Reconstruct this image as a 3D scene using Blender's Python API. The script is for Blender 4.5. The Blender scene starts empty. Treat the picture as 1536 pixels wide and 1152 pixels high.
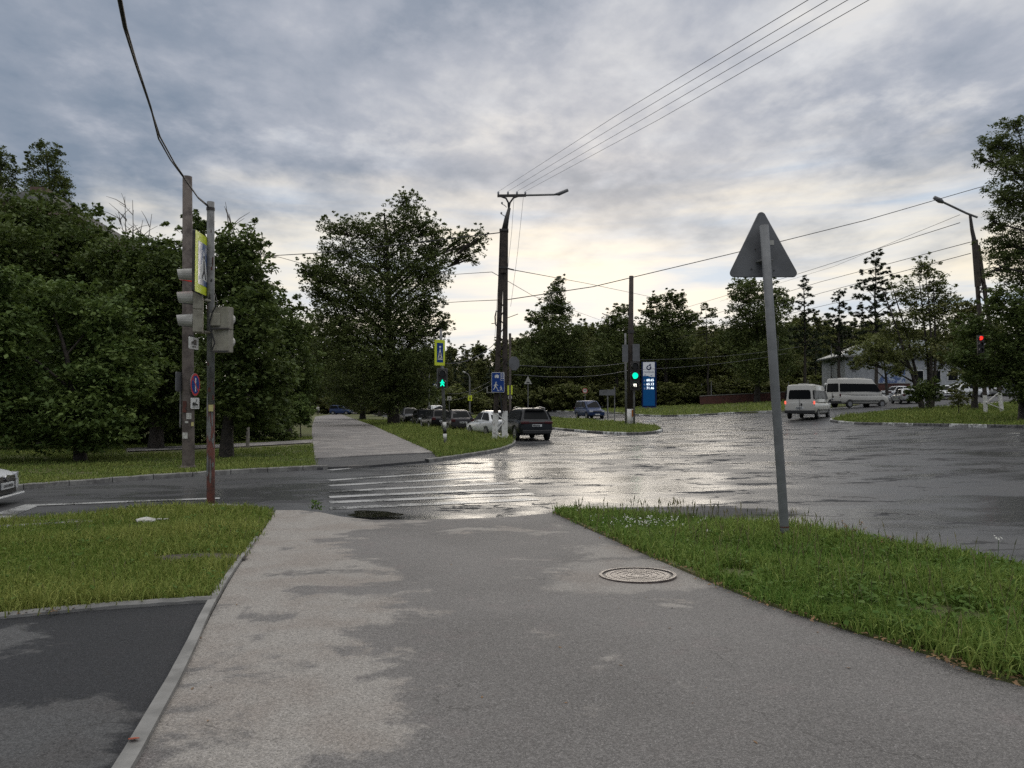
import bpy, bmesh, math, random
import numpy as np
from mathutils import Vector, Matrix
from mathutils.geometry import tessellate_polygon

random.seed(7)
RNG = np.random.default_rng(7)
SC = bpy.context.scene
COL = SC.collection
R = math.radians

# ------------------------------------------------------------------ camera, sky, sun, exposure
FPX, CU, CV, HOR = 1100.0, 768.0, 576.0, 606.0          # focal length in photo pixels, centre, horizon row
EYE = 1.62
PITCH = math.atan((HOR - CV) / FPX)
cam_d = bpy.data.cameras.new('camera')
cam = bpy.data.objects.new('camera', cam_d)
COL.objects.link(cam)
cam.location = (0, 0, EYE)
cam.rotation_euler = (math.pi / 2 + PITCH, 0, 0)
cam_d.sensor_width = 36
cam_d.lens = 36 * FPX / 1536
cam_d.clip_start = 0.05
cam_d.clip_end = 3000
SC.camera = cam

SUN_EL, SUN_AZ = 13.0, 6.0                               # degrees; azimuth from +Y towards +X
SC.view_settings.view_transform = 'Standard'
SC.view_settings.look = 'None'
SC.view_settings.gamma = 1.0
SC.view_settings.use_curve_mapping = False
SC.view_settings.exposure = 0.36
SC.cycles.max_bounces = 6
SC.cycles.diffuse_bounces = 3
SC.cycles.glossy_bounces = 3
SC.cycles.transparent_max_bounces = 8
SC.cycles.use_denoising = False
SC.cycles.sample_clamp_indirect = 4


class NT:
    """little helper to wire node trees"""
    def __init__(self, tree):
        self.t = tree
        tree.nodes.clear()

    def n(self, kind, **kw):
        nd = self.t.nodes.new(kind)
        for k, v in kw.items():
            setattr(nd, k, v)
        return nd

    def l(self, a, b):
        self.t.links.new(a, b)

    def put(self, sock, v):
        if hasattr(v, 'is_output'):
            self.l(v, sock)
        else:
            sock.default_value = v

    def math(self, op, a, b=0.0, c=0.0, clamp=False):
        nd = self.n('ShaderNodeMath', operation=op, use_clamp=clamp)
        self.put(nd.inputs[0], a)
        self.put(nd.inputs[1], b)
        if len(nd.inputs) > 2:
            self.put(nd.inputs[2], c)
        return nd.outputs[0]

    def maprange(self, v, a, b, c=0.0, d=1.0, smooth=True):
        nd = self.n('ShaderNodeMapRange')
        nd.interpolation_type = 'SMOOTHSTEP' if smooth else 'LINEAR'
        nd.clamp = True
        self.put(nd.inputs['Value'], v)
        for nm, x in zip(('From Min', 'From Max', 'To Min', 'To Max'), (a, b, c, d)):
            self.put(nd.inputs[nm], x)
        return nd.outputs[0]

    def noise(self, vec, scale, detail=4.0, rough=0.55, dist=0.0, color=False):
        nd = self.n('ShaderNodeTexNoise')
        if vec is not None:
            self.l(vec, nd.inputs['Vector'])
        nd.inputs['Scale'].default_value = scale
        nd.inputs['Detail'].default_value = detail
        nd.inputs['Roughness'].default_value = rough
        nd.inputs['Distortion'].default_value = dist
        return nd.outputs['Color' if color else 'Fac']

    def mix(self, f, a, b, blend='MIX'):
        nd = self.n('ShaderNodeMix', data_type='RGBA', blend_type=blend)
        self.put(nd.inputs['Factor'], f)
        for k, v in ((6, a), (7, b)):
            if not hasattr(v, 'is_output') and len(v) == 3:
                v = (*v, 1)
            self.put(nd.inputs[k], v)
        return nd.outputs[2]

    def ramp(self, f, stops):
        nd = self.n('ShaderNodeValToRGB')
        e = nd.color_ramp.elements
        while len(e) < len(stops):
            e.new(0.5)
        for el, (p, c) in zip(e, stops):
            el.position = p
            el.color = (*c, 1)
        self.l(f, nd.inputs[0])
        return nd.outputs[0]

    def mapping(self, vec, scale=(1, 1, 1), rot=(0, 0, 0), loc=(0, 0, 0)):
        nd = self.n('ShaderNodeMapping')
        self.l(vec, nd.inputs[0])
        nd.inputs['Location'].default_value = loc
        nd.inputs['Rotation'].default_value = rot
        nd.inputs['Scale'].default_value = scale
        return nd.outputs[0]


W = bpy.data.worlds.new('World')
SC.world = W
W.use_nodes = True
t = NT(W.node_tree)
tc = t.n('ShaderNodeTexCoord')
d = tc.outputs['Generated']
sx = t.n('ShaderNodeSeparateXYZ')
t.l(d, sx.inputs[0])
X, Y, Z = sx.outputs
zc = t.math('ADD', t.math('MAXIMUM', Z, 0.0), 0.14)
cb = t.n('ShaderNodeCombineXYZ')
t.l(t.math('DIVIDE', X, zc), cb.inputs[0])
t.l(t.math('DIVIDE', Y, zc), cb.inputs[1])
P = cb.outputs[0]
A = t.noise(t.mapping(P, (0.75, 1.0, 1), (0, 0, R(18)), (3.1, 0.4, 0)), 0.75, 4, 0.5, 0.15)
B = t.noise(t.mapping(P, (1.25, 1, 1), (0, 0, R(-25)), (0.7, 8.2, 0)), 3.0, 7, 0.56, 0.12)
C = t.noise(t.mapping(P, (1.1, 1, 1), (0, 0, R(30)), (4.4, 1.9, 0)), 8.5, 6, 0.6, 0.1)
cells = t.maprange(t.noise(P, 1.3, 3), 0.40, 0.62, 0.05, 0.30)
m = t.math('ADD', t.math('MULTIPLY', A, 0.58), t.math('MULTIPLY', B, 0.42))
m = t.math('ADD', m, t.math('MULTIPLY', t.math('SUBTRACT', C, 0.5), cells))
cloud = t.ramp(m, [(0.37, (0.165, 0.205, 0.268)), (0.455, (0.225, 0.258, 0.318)), (0.54, (0.33, 0.352, 0.405)), (0.66, (0.57, 0.57, 0.58))])
# light band low in the sky, brightest ahead and to the right
hz = t.maprange(Z, 0.12, 0.40, 1.0, 0.0)
hz = t.math('ADD', hz, t.math('MULTIPLY', t.math('SUBTRACT', A, 0.5), 1.5))
hz = t.math('ADD', hz, t.math('MULTIPLY', t.math('SUBTRACT', B, 0.5), 0.9))
hz = t.maprange(hz, 0.15, 0.95)
streak = t.noise(t.mapping(d, (1.6, 1.6, 13.0), (0, 0, 0), (1.3, 0, 0.37)), 1.9, 5, 0.55, 0.3)
low = t.ramp(streak, [(0.34, (0.42, 0.50, 0.60)), (0.45, (0.58, 0.59, 0.60)), (0.56, (0.71, 0.67, 0.595)), (0.7, (0.80, 0.71, 0.56))])
front = t.maprange(Y, -0.2, 0.75, 0.0, 1.0)
lowc = t.mix(front, (0.16, 0.18, 0.21), low)
skyc = t.mix(hz, cloud, lowc)
skyc = t.mix(t.math('MULTIPLY', t.maprange(Z, 0.5, 0.75), 0.85), skyc, (0.37, 0.36, 0.34))
# unseen overcast overhead and behind the viewer, boosted to light the ground
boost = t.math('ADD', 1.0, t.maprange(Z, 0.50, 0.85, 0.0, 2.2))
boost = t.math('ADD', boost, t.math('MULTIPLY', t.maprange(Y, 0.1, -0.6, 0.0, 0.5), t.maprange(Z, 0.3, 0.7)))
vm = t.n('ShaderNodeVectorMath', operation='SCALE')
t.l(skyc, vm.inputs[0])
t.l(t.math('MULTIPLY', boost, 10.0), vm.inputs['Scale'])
nish = t.n('ShaderNodeTexSky')
nish.sky_type = 'NISHITA'
nish.sun_disc = False
nish.sun_elevation = R(SUN_EL)
nish.sun_rotation = R(SUN_AZ)
fin = t.mix(0.06, vm.outputs[0], nish.outputs[0])
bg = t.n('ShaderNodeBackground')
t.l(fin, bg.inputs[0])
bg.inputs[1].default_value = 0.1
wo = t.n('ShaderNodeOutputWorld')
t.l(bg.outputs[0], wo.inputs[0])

sun_d = bpy.data.lights.new('sun', 'SUN')
sun_d.energy = 0.5
sun_d.angle = R(28)
sun_d.color = (1.0, 0.9, 0.76)
sun = bpy.data.objects.new('sun', sun_d)
COL.objects.link(sun)
sv = Vector((math.sin(R(SUN_AZ)) * math.cos(R(SUN_EL)), math.cos(R(SUN_AZ)) * math.cos(R(SUN_EL)), math.sin(R(SUN_EL))))
sun.rotation_euler = sv.to_track_quat('Z', 'Y').to_euler()
sun.location = sv * 60

# ------------------------------------------------------------------ the lie of the land
_tt = np.linspace(-60, 400, 4601)
_tv = np.interp(_tt, [-60, 0, 8, 22, 30, 48, 63, 80, 200, 400], [0, 0, 0.03, 0.4, 0.83, 1.6, 2.5, 2.9, 3.1, 3.2])
_k = np.exp(-0.5 * (np.arange(-80, 81) / 30.0) ** 2)
_tv = np.convolve(np.pad(_tv, 80, mode='edge'), _k / _k.sum(), mode='valid')


def S(a):
    a = np.clip(a, 0, 1)
    return a * a * (3 - 2 * a)


def G(x, y):
    x, y = np.asarray(x, float), np.asarray(y, float)
    return -0.3 * S((y - 2.5) / 10.5) - 0.2 * S((-x - 3) / 11) * S((y - 4) / 10) + np.interp(x + 0.2 * y, _tt, _tv)


def ray(u, v):
    dx, dz = (u - CU) / FPX, (CV - v) / FPX
    y = math.cos(PITCH) - dz * math.sin(PITCH)
    z = math.sin(PITCH) + dz * math.cos(PITCH)
    return dx / y, z / y


def at(u, v, D):
    a, b = ray(u, v)
    return Vector((a * D, D, EYE + b * D))


_ys = np.geomspace(1.0, 700, 600)


def gp(u, v, off=0.0):
    """where the sight line through a photo pixel meets the ground"""
    a, b = ray(u, v)
    f = lambda y: EYE + b * y - G(a * y, y) - off
    F = f(_ys)
    i = np.where((F[:-1] > 0) & (F[1:] <= 0))[0]
    if len(i) == 0:
        y = _ys[np.argmin(np.abs(F))]
        return Vector((a * y, y, float(G(a * y, y)) + off))
    lo, hi = _ys[i[0]], _ys[i[0] + 1]
    for _ in range(30):
        mid = (lo + hi) / 2
        if f(mid) > 0:
            lo = mid
        else:
            hi = mid
    return Vector((a * lo, lo, float(G(a * lo, lo)) + off))


def gd(u, D, off=0.0):
    """ground point below photo column u at depth D"""
    x = (u - CU) / FPX * D
    return Vector((x, D, float(G(x, D)) + off))


# ------------------------------------------------------------------ materials
def principled(t):
    o = t.n('ShaderNodeOutputMaterial')
    b = t.n('ShaderNodeBsdfPrincipled')
    t.l(b.outputs[0], o.inputs[0])
    return b


def mat(name, col, rough=0.6, metal=0.0, col2=None, scale=8.0, bump=0.0, bscale=40.0, amount=1.0, spec=0.5, coat=0.0, emit=None, estr=0.0, lo=0.4, hi=0.65):
    m = bpy.data.materials.new(name)
    m.use_nodes = True
    t = NT(m.node_tree)
    b = principled(t)
    tc = t.n('ShaderNodeTexCoord').outputs['Object']
    if col2 is None:
        col2 = tuple(c * 0.8 for c in col)
    f = t.maprange(t.noise(tc, scale, 6, 0.6), lo, hi, 0.0, amount)
    t.l(t.mix(f, col, col2), b.inputs['Base Color'])
    t.l(t.maprange(t.noise(tc, scale * 2.3, 4), 0.3, 0.7, max(rough - 0.1, 0.03), min(rough + 0.1, 1)), b.inputs['Roughness'])
    b.inputs['Metallic'].default_value = metal
    b.inputs['Specular IOR Level'].default_value = spec
    b.inputs['Coat Weight'].default_value = coat
    if bump:
        bn = t.n('ShaderNodeBump')
        bn.inputs['Strength'].default_value = bump
        bn.inputs['Distance'].default_value = 0.02
        t.l(t.noise(tc, bscale, 5, 0.6), bn.inputs['Height'])
        t.l(bn.outputs[0], b.inputs['Normal'])
    if emit:
        b.inputs['Emission Color'].default_value = (*emit, 1)
        b.inputs['Emission Strength'].default_value = estr
    return m


def leaf_mat(name, c1, c2, c3=None, trans=0.25, spec=0.2):
    m = bpy.data.materials.new(name)
    m.use_nodes = True
    t = NT(m.node_tree)
    o = t.n('ShaderNodeOutputMaterial')
    at_ = t.n('ShaderNodeAttribute', attribute_name='tint').outputs['Fac']
    oi = t.n('ShaderNodeObjectInfo').outputs['Random']
    col = t.mix(at_, c1, c2)
    if c3:
        col = t.mix(t.math('MULTIPLY', oi, 0.5), col, c3)
    b = t.n('ShaderNodeBsdfPrincipled')
    t.l(col, b.inputs['Base Color'])
    b.inputs['Roughness'].default_value = 0.65
    b.inputs['Specular IOR Level'].default_value = spec
    tr = t.n('ShaderNodeBsdfTranslucent')
    t.l(t.mix(0.4, col, (0.10, 0.14, 0.02)), tr.inputs[0])
    mx = t.n('ShaderNodeMixShader')
    mx.inputs[0].default_value = trans
    t.l(b.outputs[0], mx.inputs[1])
    t.l(tr.outputs[0], mx.inputs[2])
    t.l(mx.outputs[0], o.inputs[0])
    return m


def asphalt_wet():
    m = bpy.data.materials.new('wet_asphalt')
    m.use_nodes = True
    t = NT(m.node_tree)
    b = principled(t)
    p = t.n('ShaderNodeTexCoord').outputs['Object']
    rot = t.mapping(p, (0.55, 1.0, 1), (0, 0, R(-12)))
    big = t.noise(rot, 0.34, 5, 0.55, 0.6)
    mid = t.noise(t.mapping(p, (0.5, 1.0, 1), (0, 0, R(-10)), (5, 2, 0)), 0.9, 5, 0.6, 0.3)
    fine = t.noise(p, 55, 3, 0.7)
    w = t.math('ADD', t.math('MULTIPLY', big, 0.6), t.math('MULTIPLY', mid, 0.4))
    dry = t.maprange(w, 0.49, 0.56)
    vor = t.n('ShaderNodeTexVoronoi', feature='DISTANCE_TO_EDGE')
    dist = t.n('ShaderNodeVectorMath', operation='ADD')
    t.l(t.mapping(p, (0.5, 1.0, 1), (0, 0, R(-10))), dist.inputs[0])
    sc_ = t.n('ShaderNodeVectorMath', operation='SCALE')
    t.l(t.noise(p, 0.9, 4, 0.6, 0, True), sc_.inputs[0])
    sc_.inputs['Scale'].default_value = 1.6
    t.l(sc_.outputs[0], dist.inputs[1])
    t.l(dist.outputs[0], vor.inputs['Vector'])
    vor.inputs['Scale'].default_value = 0.30
    crack = t.maprange(vor.outputs['Distance'], 0.006, 0.020, 1.0, 0.0)
    crack = t.math('MULTIPLY', crack, t.maprange(t.noise(p, 0.5, 3), 0.45, 0.6))
    scab = t.maprange(t.noise(t.mapping(p, (0.5, 1.2, 1), (0, 0, R(-9)), (2, 7, 0)), 0.8, 8, 0.68, 0.2), 0.56, 0.60)
    ds = t.n('ShaderNodeVectorMath', operation='DISTANCE')
    t.l(t.mapping(p, (0.42, 1.0, 0.0)), ds.inputs[0])
    ds.inputs[1].default_value = (2.9 * 0.42, 12.75, 0)
    stain = t.maprange(t.math('ADD', ds.outputs['Value'], t.math('MULTIPLY', t.math('SUBTRACT', mid, 0.5), 1.6)), 0.65, 0.95, 1.0, 0.0)
    scab = t.math('MAXIMUM', scab, t.math('MULTIPLY', stain, 0.75))
    base = t.mix(t.maprange(fine, 0.3, 0.7), (0.042, 0.043, 0.045), (0.10, 0.10, 0.103))
    base = t.mix(t.math('MULTIPLY', dry, 0.5), base, (0.065, 0.065, 0.066))
    base = t.mix(t.math('MULTIPLY', crack, 0.8), base, (0.012, 0.012, 0.012))
    t.l(base, b.inputs['Base Color'])
    base = t.mix(t.math('MULTIPLY', scab, 0.85), base, (0.035, 0.035, 0.036))
    ro = t.maprange(w, 0.41, 0.57, 0.15, 0.46)
    ro = t.math('ADD', ro, t.math('MULTIPLY', scab, 0.5))
    ro = t.math('ADD', ro, t.math('MULTIPLY', fine, 0.08))
    ro = t.math('ADD', ro, t.math('MULTIPLY', crack, 0.4), clamp=True)
    t.l(ro, b.inputs['Roughness'])
    b.inputs['IOR'].default_value = 1.36
    t.l(t.maprange(scab, 0, 1, 0.5, 0.0), b.inputs['Specular IOR Level'])
    bn = t.n('ShaderNodeBump')
    t.l(t.maprange(dry, 0, 1, 0.03, 0.16), bn.inputs['Strength'])
    bn.inputs['Distance'].default_value = 0.012
    hgt = t.math('ADD', t.math('MULTIPLY', fine, 0.5), t.noise(p, 130, 2, 0.6))
    hgt = t.math('SUBTRACT', hgt, t.math('MULTIPLY', crack, 1.5))
    t.l(hgt, bn.inputs['Height'])
    t.l(bn.outputs[0], b.inputs['Normal'])
    return m


def path_mat(name, wetc, dryc, cx=None, spots=(), thr=(0.465, 0.54)):
    """old footway asphalt: pale dry patches with ragged outlines on darker damp ground"""
    m = bpy.data.materials.new(name)
    m.use_nodes = True
    t = NT(m.node_tree)
    b = principled(t)
    p = t.n('ShaderNodeTexCoord').outputs['Object']
    s = t.n('ShaderNodeSeparateXYZ')
    t.l(p, s.inputs[0])
    fine = t.noise(p, 75, 4, 0.8)
    speck = t.noise(p, 150, 3, 0.75)
    n1 = t.noise(t.mapping(p, (0.8, 1.0, 1), (0, 0, R(14))), 1.1, 10, 0.68, 0.25)
    n2 = t.noise(p, 0.35, 3)
    w = t.math('ADD', t.math('MULTIPLY', n1, 0.95 if cx else 0.72), t.math('MULTIPLY', n2, 0.3 if cx else 0.28))
    if cx:
        w = t.math('SUBTRACT', w, 0.125)
    if cx is not None:
        c = t.math('ADD', s.outputs[0], t.math('MULTIPLY', s.outputs[1], 0.25))
        bias = t.maprange(c, cx[0], cx[1], 0.075, -0.11)
        far = t.math('SUBTRACT', t.maprange(s.outputs[1], 9.0, 12.0, 0.0, 0.05), t.maprange(s.outputs[1], 4.0, 3.2, 0.0, 0.10))
        w = t.math('ADD', t.math('ADD', w, bias), far)
    dry = t.maprange(w, thr[0], thr[1])
    for (px, py, pr) in spots:
        dd = t.n('ShaderNodeVectorMath', operation='DISTANCE')
        t.l(p, dd.inputs[0])
        dd.inputs[1].default_value = (px, py, float(G(px, py)))
        q = t.math('ADD', dd.outputs['Value'], t.math('MULTIPLY', t.math('SUBTRACT', n1, 0.5), 2.2))
        dry = t.math('MAXIMUM', dry, t.maprange(q, pr * 0.75, pr, 0.85, 0.0))
    dry = t.math('MULTIPLY', dry, t.maprange(fine, 0.25, 0.6, 0.7, 1.0))
    wc = t.mix(t.maprange(n2, 0.35, 0.65), wetc, tuple(c * 0.74 for c in wetc))
    wc = t.mix(t.maprange(t.noise(p, 2.6, 5), 0.55, 0.75, 0, 0.5), wc, tuple(c * f for c, f in zip(wetc, (1.08, 0.96, 0.97))))
    dc = t.mix(t.maprange(t.noise(p, 1.6, 6), 0.4, 0.65), dryc, tuple(c * f for c, f in zip(dryc, (0.86, 0.82, 0.80))))
    col = t.mix(dry, wc, dc)
    col = t.mix(t.maprange(speck, 0.50, 0.62, 0, 0.55), col, tuple(min(0.7, c * 2.1 + 0.03) for c in wetc))
    col = t.mix(t.maprange(fine, 0.52, 0.66, 0, 0.6), col, tuple(c * 0.33 for c in wetc))
    va = t.n('ShaderNodeVectorMath', operation='ADD')
    t.l(p, va.inputs[0])
    vb = t.n('ShaderNodeVectorMath', operation='SCALE')
    t.l(t.noise(p, 1.7, 5, 0.6, 0, True), vb.inputs[0])
    vb.inputs['Scale'].default_value = 0.9
    t.l(vb.outputs[0], va.inputs[1])
    ve = t.n('ShaderNodeTexVoronoi', feature='DISTANCE_TO_EDGE')
    t.l(va.outputs[0], ve.inputs['Vector'])
    ve.inputs['Scale'].default_value = 0.42
    ck = t.math('MULTIPLY', t.maprange(ve.outputs['Distance'], 0.0012, 0.004, 0.4, 0.0), t.maprange(t.noise(p, 0.9, 3), 0.47, 0.55))
    col = t.mix(ck, col, (0.03, 0.028, 0.026))
    for sc_, lo_, hi_ in ((100.0, 0.80, 1.20), (210.0, 0.78, 1.22)):
        vo = t.n('ShaderNodeTexVoronoi', feature='F1')
        t.l(p, vo.inputs['Vector'])
        vo.inputs['Scale'].default_value = sc_
        sp = t.n('ShaderNodeSeparateColor')
        t.l(vo.outputs['Color'], sp.inputs[0])
        g_ = t.maprange(sp.outputs[0], 0.05, 0.95, lo_, hi_, smooth=False)
        vs = t.n('ShaderNodeVectorMath', operation='SCALE')
        t.l(col, vs.inputs[0])
        t.l(g_, vs.inputs['Scale'])
        col = vs.outputs[0]
    t.l(col, b.inputs['Base Color'])
    t.l(t.maprange(dry, 0, 1, 0.72, 0.92), b.inputs['Roughness'])
    b.inputs['Specular IOR Level'].default_value = 0.2
    bn = t.n('ShaderNodeBump')
    bn.inputs['Strength'].default_value = 0.45
    bn.inputs['Distance'].default_value = 0.008
    t.l(t.math('ADD', fine, speck), bn.inputs['Height'])
    t.l(bn.outputs[0], b.inputs['Normal'])
    return m


def kerb_mat(name, painted=False):
    m = bpy.data.materials.new(name)
    m.use_nodes = True
    t = NT(m.node_tree)
    b = principled(t)
    p = t.n('ShaderNodeTexCoord').outputs['Object']
    al = t.n('ShaderNodeAttribute', attribute_name='along').outputs['Fac']
    n = t.noise(p, 3.5, 6, 0.65)
    col = t.mix(t.maprange(n, 0.35, 0.65), (0.24, 0.235, 0.22), (0.12, 0.115, 0.11))
    if painted:
        f = t.math('FRACT', t.math('MULTIPLY', al, 0.25))
        st = t.math('GREATER_THAN', f, 0.5)
        wear = t.maprange(t.noise(p, 5, 6, 0.7), 0.42, 0.56)
        wh = t.mix(wear, (0.62, 0.62, 0.60), (0.2, 0.195, 0.185))
        bl = t.mix(wear, (0.045, 0.045, 0.045), (0.15, 0.145, 0.14))
        col = t.mix(st, wh, bl)
    j = t.math('FRACT', al)
    j = t.math('LESS_THAN', j, 0.022)
    col = t.mix(j, col, (0.02, 0.02, 0.02))
    t.l(col, b.inputs['Base Color'])
    b.inputs['Roughness'].default_value = 0.75
    bn = t.n('ShaderNodeBump')
    bn.inputs['Strength'].default_value = 0.4
    bn.inputs['Distance'].default_value = 0.02
    t.l(t.noise(p, 30, 5), bn.inputs['Height'])
    t.l(bn.outputs[0], b.inputs['Normal'])
    return m


def paint_line_mat():
    """road paint worn through to the asphalt"""
    m = bpy.data.materials.new('road_paint')
    m.use_nodes = True
    t = NT(m.node_tree)
    b = principled(t)
    p = t.n('ShaderNodeTexCoord').outputs['Object']
    w = t.math('ADD', t.math('MULTIPLY', t.noise(p, 1.1, 4), 0.55), t.math('MULTIPLY', t.noise(p, 26, 4, 0.7), 0.45))
    f = t.maprange(w, 0.50, 0.60)
    t.l(t.mix(f, (0.36, 0.36, 0.355), (0.06, 0.06, 0.06)), b.inputs['Base Color'])
    t.l(t.maprange(w, 0.4, 0.6, 0.5, 0.25), b.inputs['Roughness'])
    b.inputs['IOR'].default_value = 1.36
    return m


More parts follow.
